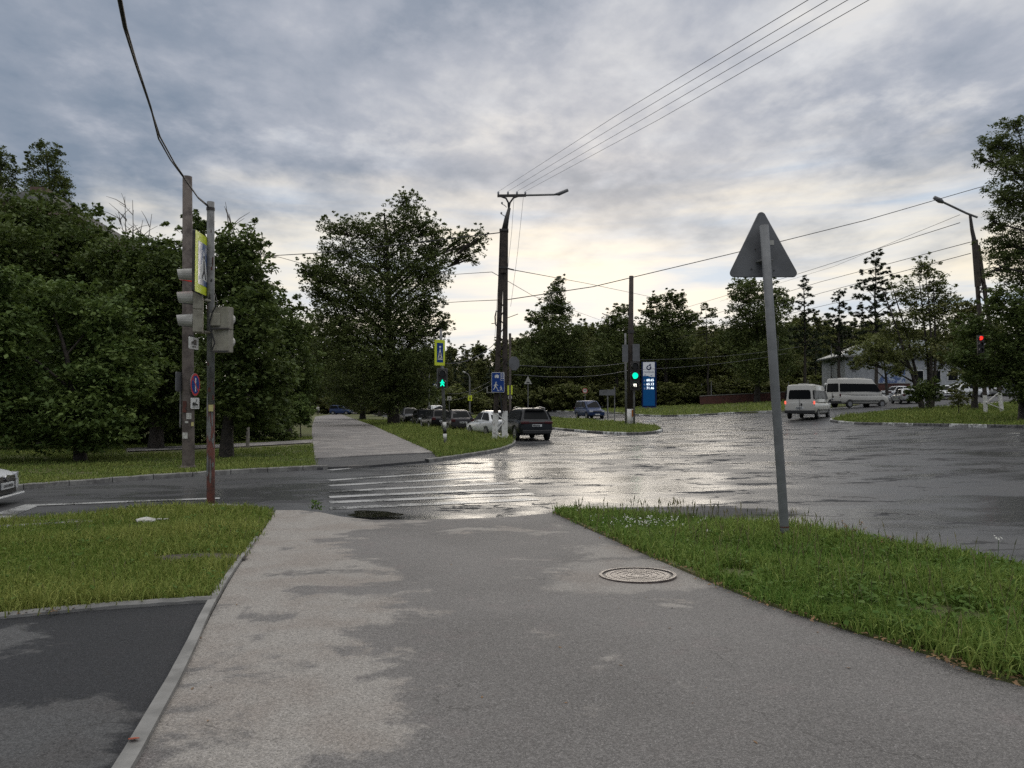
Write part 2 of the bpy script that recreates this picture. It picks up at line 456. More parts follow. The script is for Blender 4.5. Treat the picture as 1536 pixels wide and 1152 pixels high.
M = dict(
    road=asphalt_wet(),
    path=path_mat('footway_asphalt', (0.150, 0.142, 0.137), (0.30, 0.280, 0.256), cx=(-0.1, 1.15), spots=((1.25, 7.35, 1.0), (1.2, 8.9, 0.6))),
    farpath=path_mat('far_footway_asphalt', (0.20, 0.187, 0.18), (0.30, 0.285, 0.27), thr=(0.50, 0.56)),
    ramp=path_mat('old_ramp_asphalt', (0.07, 0.07, 0.072), (0.16, 0.155, 0.15), thr=(0.55, 0.62)),
    lot=path_mat('new_black_asphalt', spots=((-2.35, 3.45, 0.55), (-3.6, 5.0, 0.5)), wetc=(0.026, 0.027, 0.030), dryc=(0.11, 0.11, 0.11), thr=(0.575, 0.605)),
    slab=mat('concrete_edging', (0.23, 0.225, 0.215), 0.8, col2=(0.15, 0.147, 0.14), scale=3, bump=0.3),
    kerb=kerb_mat('kerb_concrete'),
    kerbp=kerb_mat('kerb_painted', True),
    line=paint_line_mat(),
    soil=mat('turf_soil', (0.085, 0.10, 0.03), 0.95, col2=(0.12, 0.11, 0.045), scale=1.2, bump=0.6),
    earth=mat('bare_earth', (0.07, 0.055, 0.042), 0.9, col2=(0.035, 0.028, 0.022), scale=6, bump=0.8),
    woodsoil=mat('wood_floor', (0.03, 0.036, 0.014), 0.95, col2=(0.05, 0.05, 0.02), scale=0.6, bump=0.5),
    grass=leaf_mat('grass_blades', (0.095, 0.18, 0.032), (0.29, 0.345, 0.09), trans=0.25, spec=0.12),
    grassl=leaf_mat('dry_grass_blades', (0.115, 0.18, 0.032), (0.33, 0.34, 0.095), trans=0.25, spec=0.12),
    grassf=leaf_mat('verge_grass', (0.11, 0.17, 0.035), (0.27, 0.295, 0.085), trans=0.2, spec=0.12),
    weed=leaf_mat('weed_leaf', (0.06, 0.12, 0.022), (0.11, 0.17, 0.04), trans=0.25, spec=0.08),
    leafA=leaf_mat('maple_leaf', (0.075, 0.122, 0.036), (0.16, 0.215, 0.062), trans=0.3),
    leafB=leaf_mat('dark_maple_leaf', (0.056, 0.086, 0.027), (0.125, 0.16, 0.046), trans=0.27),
    leafC=leaf_mat('elm_leaf', (0.064, 0.088, 0.031), (0.135, 0.16, 0.053), trans=0.27),
    leafD=leaf_mat('wood_leaf', (0.085, 0.102, 0.036), (0.17, 0.182, 0.058), (0.125, 0.12, 0.05), trans=0.27),
    needle=leaf_mat('pine_needle', (0.036, 0.050, 0.030), (0.062, 0.080, 0.040), trans=0.08),
    bark=mat('bark', (0.055, 0.045, 0.037), 0.9, col2=(0.025, 0.021, 0.018), scale=6, bump=0.9, bscale=18),
    palebark=mat('pale_twig', (0.22, 0.20, 0.18), 0.9, col2=(0.12, 0.11, 0.1)),
    concrete=mat('pole_concrete', (0.13, 0.108, 0.094), 0.85, col2=(0.065, 0.052, 0.046), scale=4, bump=0.5),
    brownwood=mat('brown_pole', (0.055, 0.042, 0.034), 0.85, col2=(0.028, 0.022, 0.019), scale=5, bump=0.6),
    greypaint=mat('grey_pole_paint', (0.17, 0.172, 0.17), 0.65, col2=(0.10, 0.098, 0.095), scale=5, bump=0.15),
    rust=mat('rusty_paint', (0.105, 0.032, 0.022), 0.85, col2=(0.04, 0.022, 0.018), scale=7, bump=0.5),
    sigmetal=mat('galvanised_sign_back', (0.14, 0.143, 0.15), 0.55, metal=0.2, col2=(0.105, 0.107, 0.112), scale=3, bump=0.1),
    signpole=mat('grey_sign_post', (0.15, 0.155, 0.16), 0.55, col2=(0.12, 0.124, 0.128), scale=6, bump=0.1),
    beige=mat('signal_housing_beige', (0.27, 0.255, 0.205), 0.65, col2=(0.19, 0.175, 0.14), scale=5),
    visor=mat('signal_visor_pale', (0.40, 0.395, 0.365), 0.65, col2=(0.30, 0.295, 0.27), scale=5),
    black=mat('black_plastic', (0.016, 0.016, 0.017), 0.5),
    blackm=mat('black_metal', (0.025, 0.024, 0.024), 0.6, col2=(0.05, 0.04, 0.035)),
    white=mat('white_paint', (0.68, 0.68, 0.66), 0.55, col2=(0.5, 0.5, 0.48), scale=6),
    whitewash=mat('whitewash', (0.66, 0.65, 0.63), 0.85, col2=(0.36, 0.33, 0.30), scale=7, bump=0.4, lo=0.5, hi=0.7),
    yellow=mat('fluorescent_yellow', (0.62, 0.72, 0.03), 0.45, col2=(0.55, 0.62, 0.05)),
    blue=mat('sign_blue', (0.008, 0.045, 0.22), 0.5, col2=(0.007, 0.04, 0.19), spec=0.25),
    sblue=mat('sign_blue_worn', (0.10, 0.15, 0.28), 0.25, col2=(0.50, 0.50, 0.52), scale=2.2, lo=0.45, hi=0.6),
    red=mat('sign_red', (0.50, 0.035, 0.04), 0.45),
    orange=mat('orange_paint', (0.50, 0.16, 0.03), 0.7, col2=(0.3, 0.1, 0.03)),
    paper=mat('paper_notice', (0.55, 0.54, 0.50), 0.9, col2=(0.33, 0.32, 0.29), scale=14),
    ypaper=mat('yellow_notice', (0.52, 0.47, 0.20), 0.8),
    bluebox=mat('pylon_blue', (0.006, 0.018, 0.085), 0.45, col2=(0.006, 0.016, 0.075), spec=0.2),
    bluepanel=mat('pylon_panel_blue', (0.004, 0.05, 0.16), 0.45, col2=(0.004, 0.045, 0.15), emit=(0.0, 0.05, 0.15), estr=0.25, spec=0.2),
    whitepanel=mat('pylon_panel_white', (0.6, 0.62, 0.66), 0.4, emit=(0.6, 0.62, 0.68), estr=0.12),
    digits=mat('lit_digits', (0.8, 0.9, 1.0), 0.4, emit=(0.85, 0.95, 1.0), estr=1.6),
    green=mat('green_lamp', (0.0, 0.5, 0.3), 0.4, emit=(0.0, 0.78, 0.42), estr=1.3),
    redlamp=mat('red_lamp', (0.6, 0.02, 0.02), 0.4, emit=(1.0, 0.03, 0.02), estr=1.4),
    whitelamp=mat('white_lamp', (0.8, 0.8, 0.7), 0.4, emit=(1.0, 0.97, 0.85), estr=1.3),
    lensoff=mat('unlit_lens', (0.03, 0.02, 0.018), 0.15),
    cable=mat('cable_black', (0.012, 0.012, 0.013), 0.6),
    wiregrey=mat('bare_wire', (0.10, 0.10, 0.11), 0.5, metal=0.3),
    iron=mat('wet_cast_iron', (0.072, 0.057, 0.055), 0.33, metal=0.3, col2=(0.12, 0.10, 0.096), scale=9, bump=0.35, bscale=60),
    irondark=mat('iron_gap', (0.02, 0.016, 0.015), 0.6),
    glass=mat('dark_car_glass', (0.008, 0.009, 0.010), 0.32, col2=(0.006, 0.007, 0.008), spec=0.06, scale=0.4),
    tyre=mat('tyre_rubber', (0.018, 0.018, 0.018), 0.8),
    rim=mat('alloy_rim', (0.32, 0.32, 0.33), 0.35, metal=0.7),
    taill=mat('tail_lamp_red', (0.055, 0.003, 0.006), 0.3),
    taillit=mat('tail_lamp_lit', (0.5, 0.02, 0.02), 0.2, emit=(1.0, 0.14, 0.09), estr=1.0),
    headl=mat('headlamp_glass', (0.55, 0.56, 0.58), 0.12, col2=(0.3, 0.31, 0.33), scale=12),
    chrome=mat('chrome', (0.55, 0.55, 0.56), 0.15, metal=1.0),
    plate=mat('number_plate_white', (0.55, 0.56, 0.56), 0.4),
    carwhite=mat('car_paint_white', (0.60, 0.61, 0.62), 0.25, coat=0.6, amount=0.1, scale=0.4),
    vanwhite=mat('van_paint_white', (0.46, 0.45, 0.42), 0.35, coat=0.3, amount=0.4, col2=(0.38, 0.37, 0.34), scale=0.6),
    cardark=mat('car_paint_graphite', (0.014, 0.016, 0.020), 0.35, coat=0.08, spec=0.3, amount=0.1, scale=0.4),
    cargrey=mat('car_paint_brown_grey', (0.035, 0.032, 0.036), 0.35, coat=0.08, spec=0.3, amount=0.1, scale=0.4),
    carblack=mat('car_paint_black', (0.008, 0.008, 0.009), 0.3, coat=0.08, spec=0.3, amount=0.1, scale=0.4),
    carblue=mat('car_paint_blue', (0.012, 0.028, 0.085), 0.3, coat=0.08, spec=0.3, amount=0.1, scale=0.4),
    carsilver=mat('car_paint_silver', (0.36, 0.37, 0.38), 0.3, metal=0.4, coat=0.6, amount=0.1, scale=0.4),
    brick=mat('dark_brick', (0.12, 0.075, 0.06), 0.85, col2=(0.08, 0.055, 0.048), scale=3, bump=0.5),
    redbrick=mat('red_brick_wall', (0.10, 0.038, 0.03), 0.9, col2=(0.065, 0.03, 0.025), scale=2, bump=0.5),
    plaster=mat('white_plaster', (0.40, 0.415, 0.43), 0.85, col2=(0.31, 0.325, 0.34), scale=1.5),
    mural=mat('blue_mural', (0.10, 0.15, 0.30), 0.8, col2=(0.42, 0.47, 0.55), scale=1.6, lo=0.46, hi=0.54),
    roofm=mat('grey_metal_roof', (0.16, 0.18, 0.185), 0.5, metal=0.2, col2=(0.12, 0.14, 0.14), scale=1),
    stone=mat('pale_stone', (0.5, 0.49, 0.46), 0.9, col2=(0.3, 0.29, 0.27), scale=9, bump=0.5),
    petal=mat('white_petal', (0.6, 0.6, 0.55), 0.8),
    straw=mat('dead_leaf', (0.22, 0.13, 0.06), 0.9, col2=(0.12, 0.07, 0.035), scale=9),
    straw2=mat('seed_stem', (0.16, 0.14, 0.06), 0.9, col2=(0.10, 0.11, 0.04), scale=3),
    redleaf=mat('fallen_red_leaf', (0.32, 0.07, 0.03), 0.7),
    skin=mat('skin', (0.35, 0.22, 0.16), 0.6),
    puddle=mat('puddle_bottom', (0.010, 0.009, 0.008), 0.08, col2=(0.02, 0.018, 0.015), scale=5),
)


# ------------------------------------------------------------------ mesh helpers
class MB:
    def __init__(self):
        self.v, self.f, self.mi = [], [], []
        self.M = Matrix.Identity(4)
        self.cur = 0

    def add(self, vs, fs):
        o = len(self.v)
        self.v += [self.M @ Vector(p) for p in vs]
        self.f += [tuple(i + o for i in f) for f in fs]
        self.mi += [self.cur] * len(fs)
        return self

    def box(self, c, s, rot=None):
        c = Vector(c)
        hx, hy, hz = s[0] / 2, s[1] / 2, s[2] / 2
        vs = [Vector((x, y, z)) for z in (-hz, hz) for y in (-hy, hy) for x in (-hx, hx)]
        if rot is not None:
            vs = [rot @ p for p in vs]
        vs = [p + c for p in vs]
        return self.add(vs, [(0, 2, 3, 1), (4, 5, 7, 6), (0, 1, 5, 4), (2, 6, 7, 3), (0, 4, 6, 2), (1, 3, 7, 5)])

    def bar(self, p0, p1, w, d):
        """rectangular bar between two points"""
        p0, p1 = Vector(p0), Vector(p1)
        q = (p1 - p0).to_track_quat('Z', 'Y').to_matrix()
        return self.box((p0 + p1) / 2, (w, d, (p1 - p0).length), q)

    def tube(self, pts, r, n=8, cap=True):
        pts = [Vector(p) for p in pts]
        rs = r if isinstance(r, (list, tuple)) else [r] * len(pts)
        vs, fs = [], []
        up = None
        for i, p in enumerate(pts):
            a = pts[max(i - 1, 0)]
            b = pts[min(i + 1, len(pts) - 1)]
            dr = (b - a).normalized()
            if up is None:
                up = Vector((1, 0, 0)) if abs(dr.x) < 0.8 else Vector((0, 1, 0))
            s = dr.cross(up).normalized()
            up = s.cross(dr).normalized()
            for k in range(n):
                an = 2 * math.pi * k / n
                vs.append(p + (s * math.cos(an) + up * math.sin(an)) * rs[i])
        for i in range(len(pts) - 1):
            for k in range(n):
                a, b = i * n + k, i * n + (k + 1) % n
                fs.append((a, b, b + n, a + n))
        if cap:
            fs.append(tuple(range(n))[::-1])
            fs.append(tuple(range((len(pts) - 1) * n, len(pts) * n)))
        return self.add(vs, fs)

    def prism(self, poly, y0, y1):
        """2-D outline in x,z extruded along y"""
        n = len(poly)
        vs = [(x, y0, z) for x, z in poly] + [(x, y1, z) for x, z in poly]
        fs = [tuple(range(n)), tuple(range(2 * n - 1, n - 1, -1))]
        fs += [(i, i + n, (i + 1) % n + n, (i + 1) % n) for i in range(n)]
        return self.add(vs, fs)

    def build(self, name, mats, parent=None, smooth=False, bevel=0.0):
        me = bpy.data.meshes.new(name)
        me.from_pydata([tuple(p) for p in self.v], [], self.f)
        if not isinstance(mats, (list, tuple)):
            mats = [mats]
        for m_ in mats:
            me.materials.append(m_)
        me.polygons.foreach_set('material_index', self.mi)
        bm = bmesh.new()
        bm.from_mesh(me)
        bmesh.ops.recalc_face_normals(bm, faces=bm.faces)
        bm.to_mesh(me)
        bm.free()
        if smooth:
            me.shade_smooth()
        ob = bpy.data.objects.new(name, me)
        COL.objects.link(ob)
        if parent is not None:
            ob.parent = parent
        if bevel:
            md = ob.modifiers.new('bevel', 'BEVEL')
            md.width = bevel
            md.segments = 2
            md.limit_method = 'ANGLE'
        return ob


def circ(cx, cz, rx, rz=None, n=24, a0=0, a1=360):
    rz = rx if rz is None else rz
    full = abs(a1 - a0) >= 360
    return [(cx + rx * math.cos(R(a0 + (a1 - a0) * k / (n if full else n - 1))), cz + rz * math.sin(R(a0 + (a1 - a0) * k / (n if full else n - 1)))) for k in range(n)]


def rrect(x0, z0, x1, z1, r, n=4):
    o = []
    for cx, cz, a in ((x1 - r, z1 - r, 0), (x0 + r, z1 - r, 90), (x0 + r, z0 + r, 180), (x1 - r, z0 + r, 270)):
        o += circ(cx, cz, r, n=n, a0=a, a1=a + 90)
    return o


def capsule(x0, z0, x1, z1, r, n=5):
    a = math.degrees(math.atan2(z1 - z0, x1 - x0))
    return circ(x1, z1, r, n=n, a0=a - 90, a1=a + 90) + circ(x0, z0, r, n=n, a0=a + 90, a1=a + 270)


def thing(name, label, cat, loc=(0, 0, 0), rz=0.0, group=None):
    o = bpy.data.objects.new(name, None)
    o.empty_display_size = 0.3
    COL.objects.link(o)
    o.location = loc
    o.rotation_euler = (0, 0, rz)
    tag(o, label, cat, group)
    return o


def tag(o, label, cat, group=None):
    o['label'] = label
    o['category'] = cat
    if group:
        o['group'] = group
    return o


def np_mesh(name, verts, faces_flat, loop_n, mats, tint=None, smooth=False):
    """fast mesh from numpy: faces_flat = all loop vertex indices, loop_n = loops per face"""
    me = bpy.data.meshes.new(name)
    me.vertices.add(len(verts))
    me.vertices.foreach_set('co', np.asarray(verts, np.float32).ravel())
    me.loops.add(len(faces_flat))
    me.loops.foreach_set('vertex_index', np.asarray(faces_flat, np.int32))
    st = np.concatenate([[0], np.cumsum(loop_n)[:-1]]).astype(np.int32)
    me.polygons.add(len(loop_n))
    me.polygons.foreach_set('loop_start', st)
    if tint is not None:
        a = me.attributes.new('tint', 'FLOAT', 'POINT')
        a.data.foreach_set('value', np.asarray(tint, np.float32))
    for m_ in mats if isinstance(mats, (list, tuple)) else [mats]:
        me.materials.append(m_)
    me.update(calc_edges=True)
    if smooth:
        me.shade_smooth()
    return me


def link(name, me, parent=None):
    o = bpy.data.objects.new(name, me)
    COL.objects.link(o)
    if parent is not None:
        o.parent = parent
    return o


def structure(o):
    o['kind'] = 'structure'
    return o


def stuff(o, label, cat):
    o['kind'] = 'stuff'
    return tag(o, label, cat)


# ------------------------------------------------------------------ ground sheets
CX = sorted(set(list(range(-14, 13, 1)) + list(range(-60, 81, 2)) + list(range(-300, 301, 15))))
CY = sorted(set(list(range(-6, 31, 1)) + list(range(30, 121, 2)) + list(range(120, 501, 15))))


def xy(p):
    if isinstance(p, Vector):
        return (p.x, p.y)
    if p[0] == 'w':
        return (p[1], p[2])
    if p[1] < 500:                       # already metres
        return (p[0], p[1])
    q = gp(p[0], p[1])
    return (q.x, q.y)


def sheet(name, pts, off, m, skirt=0.0):
    pts = [xy(p) for p in pts]
    bm = bmesh.new()
    vs = [bm.verts.new((x, y, 0)) for x, y in pts]
    for tri in tessellate_polygon([[Vector((x, y, 0)) for x, y in pts]]):
        try:
            bm.faces.new([vs[i] for i in tri])
        except ValueError:
            pass
    xs, ys = [p[0] for p in pts], [p[1] for p in pts]
    for c in CX:
        if min(xs) < c < max(xs):
            bmesh.ops.bisect_plane(bm, geom=bm.verts[:] + bm.edges[:] + bm.faces[:], plane_co=(c, 0, 0), plane_no=(1, 0, 0))
    for c in CY:
        if min(ys) < c < max(ys):
            bmesh.ops.bisect_plane(bm, geom=bm.verts[:] + bm.edges[:] + bm.faces[:], plane_co=(0, c, 0), plane_no=(0, 1, 0))
    bmesh.ops.recalc_face_normals(bm, faces=bm.faces)
    for f in bm.faces:
        if f.normal.z < 0:
            f.normal_flip()
    for v in bm.verts:
        v.co.z = float(G(v.co.x, v.co.y)) + off
    if skirt:
        be = [e for e in bm.edges if e.is_boundary]
        r = bmesh.ops.extrude_edge_only(bm, edges=be)
        for v in r['geom']:
            if isinstance(v, bmesh.types.BMVert):
                v.co.z -= skirt
    me = bpy.data.meshes.new(name)
    bm.to_mesh(me)
    bm.free()
    me.materials.append(m)
    o = link(name, me)
    return structure(o)


def dens(pts, step=0.5):
    o = []
    for a, b in zip(pts[:-1], pts[1:]):
        n = max(1, int(math.dist(a, b) / step))
        o += [(a[0] + (b[0] - a[0]) * k / n, a[1] + (b[1] - a[1]) * k / n) for k in range(n)]
    return o + [pts[-1]]


def curve2(pts, n=8):
    """catmull-rom through 2-D points"""
    p = [pts[0]] + list(pts) + [pts[-1]]
    o = []
    for i in range(1, len(p) - 2):
        for k in range(n):
            s = k / n
            o.append(tuple(0.5 * (2 * p[i][j] + (p[i + 1][j] - p[i - 1][j]) * s + (2 * p[i - 1][j] - 5 * p[i][j] + 4 * p[i + 1][j] - p[i + 2][j]) * s * s + (3 * p[i][j] - p[i - 1][j] - 3 * p[i + 1][j] + p[i + 2][j]) * s ** 3) for j in (0, 1)))
    return o + [tuple(pts[-1])]


def kerb(name, pts, m, w=0.15, top=0.13, bot=-0.15, smooth=True, jit=0.008):
    pts = [xy(p) for p in pts]
    if smooth and len(pts) > 2:
        pts = curve2(pts, 8)
    pts = dens(pts, 0.5)
    v, f, al = [], [], []
    s = 0
    n = len(pts)
    for i, p in enumerate(pts):
        a, b = pts[max(i - 1, 0)], pts[min(i + 1, n - 1)]
        dx, dy = b[0] - a[0], b[1] - a[1]
        L = math.hypot(dx, dy) or 1
        nx, ny = -dy / L, dx / L
        if i:
            s += math.dist(pts[i - 1], p)
        z = float(G(*p)) + random.uniform(-jit, jit)
        r = 0.02
        for q, h in ((-w / 2, bot), (-w / 2, top - r), (-w / 2 + r, top), (w / 2 - r, top), (w / 2, top - r), (w / 2, bot)):
            v.append((p[0] + nx * q, p[1] + ny * q, z + h))
            al.append(s)
        if i:
            o = (i - 1) * 6
            f += [(o + k, o + k + 1, o + 7 + k, o + 6 + k) for k in range(5)]
    f += [tuple(range(6)), tuple(range((n - 1) * 6, n * 6))[::-1]]
    me = bpy.data.meshes.new(name)
    me.from_pydata(v, [], f)
    a = me.attributes.new('along', 'FLOAT', 'POINT')
    a.data.foreach_set('value', al)
    me.materials.append(m)
    bm = bmesh.new()
    bm.from_mesh(me)
    bmesh.ops.recalc_face_normals(bm, faces=bm.faces)
    bm.to_mesh(me)
    bm.free()
    return structure(link(name, me))


def poly_in(px, py, poly):
    ins = np.zeros(len(px), bool)
    n = len(poly)
    for i in range(n):
        x0, y0 = poly[i]
        x1, y1 = poly[(i + 1) % n]
        c = ((y0 > py) != (y1 > py))
        xi = (x1 - x0) * (py - y0) / ((y1 - y0) if y1 != y0 else 1e-9) + x0
        ins ^= c & (px < xi)
    return ins


# base ground and road
sheet('ground', [('w', -600, -30), ('w', 600, -30), ('w', 600, 900), ('w', -600, 900)], -0.10, M['woodsoil'])
sheet('road', [('w', -70, 1), ('w', -70, 60), ('w', -45, 130), ('w', -60, 330), ('w', 60, 330), ('w', 60, 120), ('w', 90, 90), ('w', 90, -10), ('w', 6, -10), ('w', -1, 6)], 0.0, M['road'])

near_left = curve2([(-0.30, -2.5)] + [xy(p) for p in ((205, 1152), (320, 925), (352, 866), (385, 815), (410, 775))], 4)
near_top = [xy(p) for p in ((414, 769), (450, 769), (480, 772), (512, 779), (560, 784), (620, 784), (700, 782), (770, 779), (830, 773))]
near_right = curve2([xy(p) for p in ((830, 773), (900, 806), (1000, 852), (1150, 915), (1400, 996), (1536, 1042))] + [(4.2, 2.6), (5.6, -2.5)], 5)
sheet('footpath', near_left + near_top + near_right[1:], 0.045, M['path'], 0.12)
strip = [xy(p) for p in ((183, 1152), (312, 918))]
strip_l = curve2([(-0.44, -2.5), xy((183, 1152)), xy((312, 912)), xy((349, 858)), xy((383, 812))], 4)
strip_r = curve2([(-0.33, -2.5), xy((210, 1152)), xy((321, 918)), xy((354, 861)), xy((387, 813))], 4)
sheet('path_edging', strip_l + strip_r[::-1], 0.075, M['slab'], 0.14)
lot_edge = [xy((0, 936)), xy((150, 922)), xy((312, 909))]
sheet('lot', [('w', -0.42, -2.5), ('w', -1.5, 2.75), ] + [xy((316, 910))] + lot_edge[::-1] + [('w', -9, 3.1), ('w', -16, 0.6), ('w', -16, -2.5)], 0.05, M['lot'], 0.1)
kerb('lot_edging', [('w', -9, 3.05), xy((0, 937)), xy((150, 923)), xy((316, 911))], M['slab'], w=0.08, top=0.095, bot=-0.1, jit=0.004)

GRASS = {}


def grass_area(key, name, pts, off, m=None, skirt=0.2):
    pts = [xy(p) for p in pts]
    GRASS[key] = (pts, off)
    return sheet(name, pts, off, m or M['soil'], skirt)


left_top = [xy(p) for p in ((411, 771), (370, 766), (322, 765), (200, 772), (100, 781), (0, 790), (-160, 805))]
grass_area('left', 'left_verge', lot_edge[::-1] + [('w', -9, 3.2), ('w', -16, 0.7), ('w', -40, 0), ('w', -40, 5.5)] + left_top[::-1] + [q for q in strip_l[::-1] if q[1] > 6.3], 0.06)
kerb('left_verge_kerb', [('w', -40, 5.6)] + left_top[::-1][:6], M['kerb'], top=0.10)
right_top = [xy(p) for p in ((838, 772), (900, 776), (1000, 783), (1100, 794), (1180, 804), (1280, 818), (1400, 838), (1536, 866))]
grass_area('right', 'right_verge', [near_right[0]] + right_top + [('w', 6.4, 4.2), ('w', 7.6, 0), ('w', 8, -2.5)] + near_right[::-1], 0.07)
kerb('right_verge_kerb', right_top + [('w', 6.4, 4.2), ('w', 7.6, 0)], M['kerb'], top=0.075)

lf_kerb = [xy(p) for p in ((-200, 756), (0, 737), (120, 727), (240, 718), (350, 711), (440, 706), (492, 704))]
grass_area('leftfar', 'far_left_verge', lf_kerb[:-1] + [(474, 703), (472, 692), (468, 660), (468, 640), (473, 626), ('w', -36, 150), ('w', -52, 230), ('w', -140, 230), ('w', -140, 12), ('w', -60, 10)], 0.10)
kerb('far_left_kerb', lf_kerb, M['kerb'], top=0.13)
cp = gp(190, 682), gp(468, 668), gp(468, 663), gp(190, 677)
sheet('cross_path', [cp[0], cp[1], cp[2], cp[3]], 0.14, M['farpath'])
fp_r = [xy(p) for p in ((650, 683), (610, 664), (560, 640), (532, 630), (512, 622))]
fp_l = [xy(p) for p in ((472, 692), (468, 660), (468, 640), (473, 626))]
sheet('far_footpath', fp_l + [('w', -36, 150), ('w', -48, 230), ('w', -44, 230), ('w', -31, 150)] + fp_r[::-1], 0.115, M['farpath'], 0.1)
sheet('path_ramp', [fp_l[0], fp_r[0], xy((672, 687)), xy((640, 694)), xy((560, 701)), xy((476, 705))], 0.07, M['ramp'], 0.12)
cv_k = [xy(p) for p in ((640, 694), (680, 688), (720, 682), (750, 676), (768, 669), (770, 662))]
cv_back = [(752, 656), (700, 648), (660, 641), (620, 634), (580, 627), (548, 621)]
grass_area('centre', 'centre_verge', [fp_r[0]] + [xy((655, 689))] + cv_k[1:] + [xy(p) for p in cv_back] + [('w', -29, 150), ('w', -31, 150)] + fp_r[::-1][:-1], 0.10)
kerb('centre_verge_kerb', cv_k + [xy(p) for p in cv_back], M['kerb'], top=0.12)
md_near = [xy(p) for p in ((600, 623), (700, 632), (770, 637), (820, 643), (880, 649), (935, 652), (975, 651), (992, 647))]
md_far = [xy(p) for p in ((985, 641), (935, 635), (885, 631), (820, 627), (720, 622), (600, 617))]
grass_area('median', 'median_island', md_near + md_far, 0.10)
kerb('median_kerb', md_near + md_far[:1], M['kerbp'], top=0.14, w=0.2)
fv = [xy(p) for p in ((540, 611.5), (700, 614), (820, 617), (910, 619.5), (960, 623.5), (989, 625), (1043, 624), (1100, 620.5), (1165, 618))]
grass_area('farverge', 'far_verge', fv + [('w', 36, 76), ('w', 46, 100), ('w', 60, 150), ('w', 60, 330), ('w', -60, 330)], 0.10)
kerb('far_verge_kerb', fv, M['kerbp'], top=0.15, w=0.25)
rv = [xy(p) for p in ((1247, 632), (1275, 636), (1340, 638), (1440, 640), (1536, 642), (1700, 644))]
grass_area('rightfar', 'far_right_verge', rv + [('w', 60, 34), ('w', 60, 62), ('w', 44, 62), ('w', 32, 60), xy((1262, 626))], 0.10)
kerb('far_right_kerb', [xy((1262, 626))] + rv, M['kerbp'], top=0.14, w=0.2)
sheet('parking_lot', [('w', 33, 64), ('w', 42, 66), ('w', 75, 66), ('w', 75, 130), ('w', 42, 110)], 0.03, M['ramp'])

# ------------------------------------------------------------------ road markings
def stripe_sheet(name, quad, off=0.008):
    return sheet(name, quad, off, M['line'])


zl = [(494, 705.5, 664, 690), (494, 713, 690, 698), (494, 721, 712, 707), (494, 729, 735, 716), (494, 738, 757, 725), (494, 746, 780, 733), (494, 754, 800, 741), (494, 763, 806, 749)]
for i, (u0, v0, u1, v1) in enumerate(zl):
    if i == 1:
        continue
    a, b = gp(u0, v0), gp(u1, v1)
    dv = (b - a).normalized()
    nn = Vector((-dv.y, dv.x, 0)) * 0.17
    stripe_sheet('zebra_marking', [a - nn, b - nn, b + nn, a + nn])
a, b = gp(0, 762), gp(55, 757)
stripe_sheet('stop_line', [gp(-20, 790), gp(62, 757), gp(38, 757), gp(-60, 786)])
stripe_sheet('lane_line', [gp(62, 757), gp(330, 747), gp(330, 749), gp(52, 759.5)], 0.012)

# pothole full of water beside the crossing
pts = []
for k in range(28):
    an = 2 * math.pi * k / 28
    rr = 1 + 0.18 * math.sin(3 * an + 1) + 0.1 * math.sin(5 * an)
    pts.append((560 + 38 * rr * math.cos(an), 776 + 5.0 * rr * math.sin(an)))
sheet('puddle', [gp(u, v) for u, v in pts], 0.058, M['puddle'])

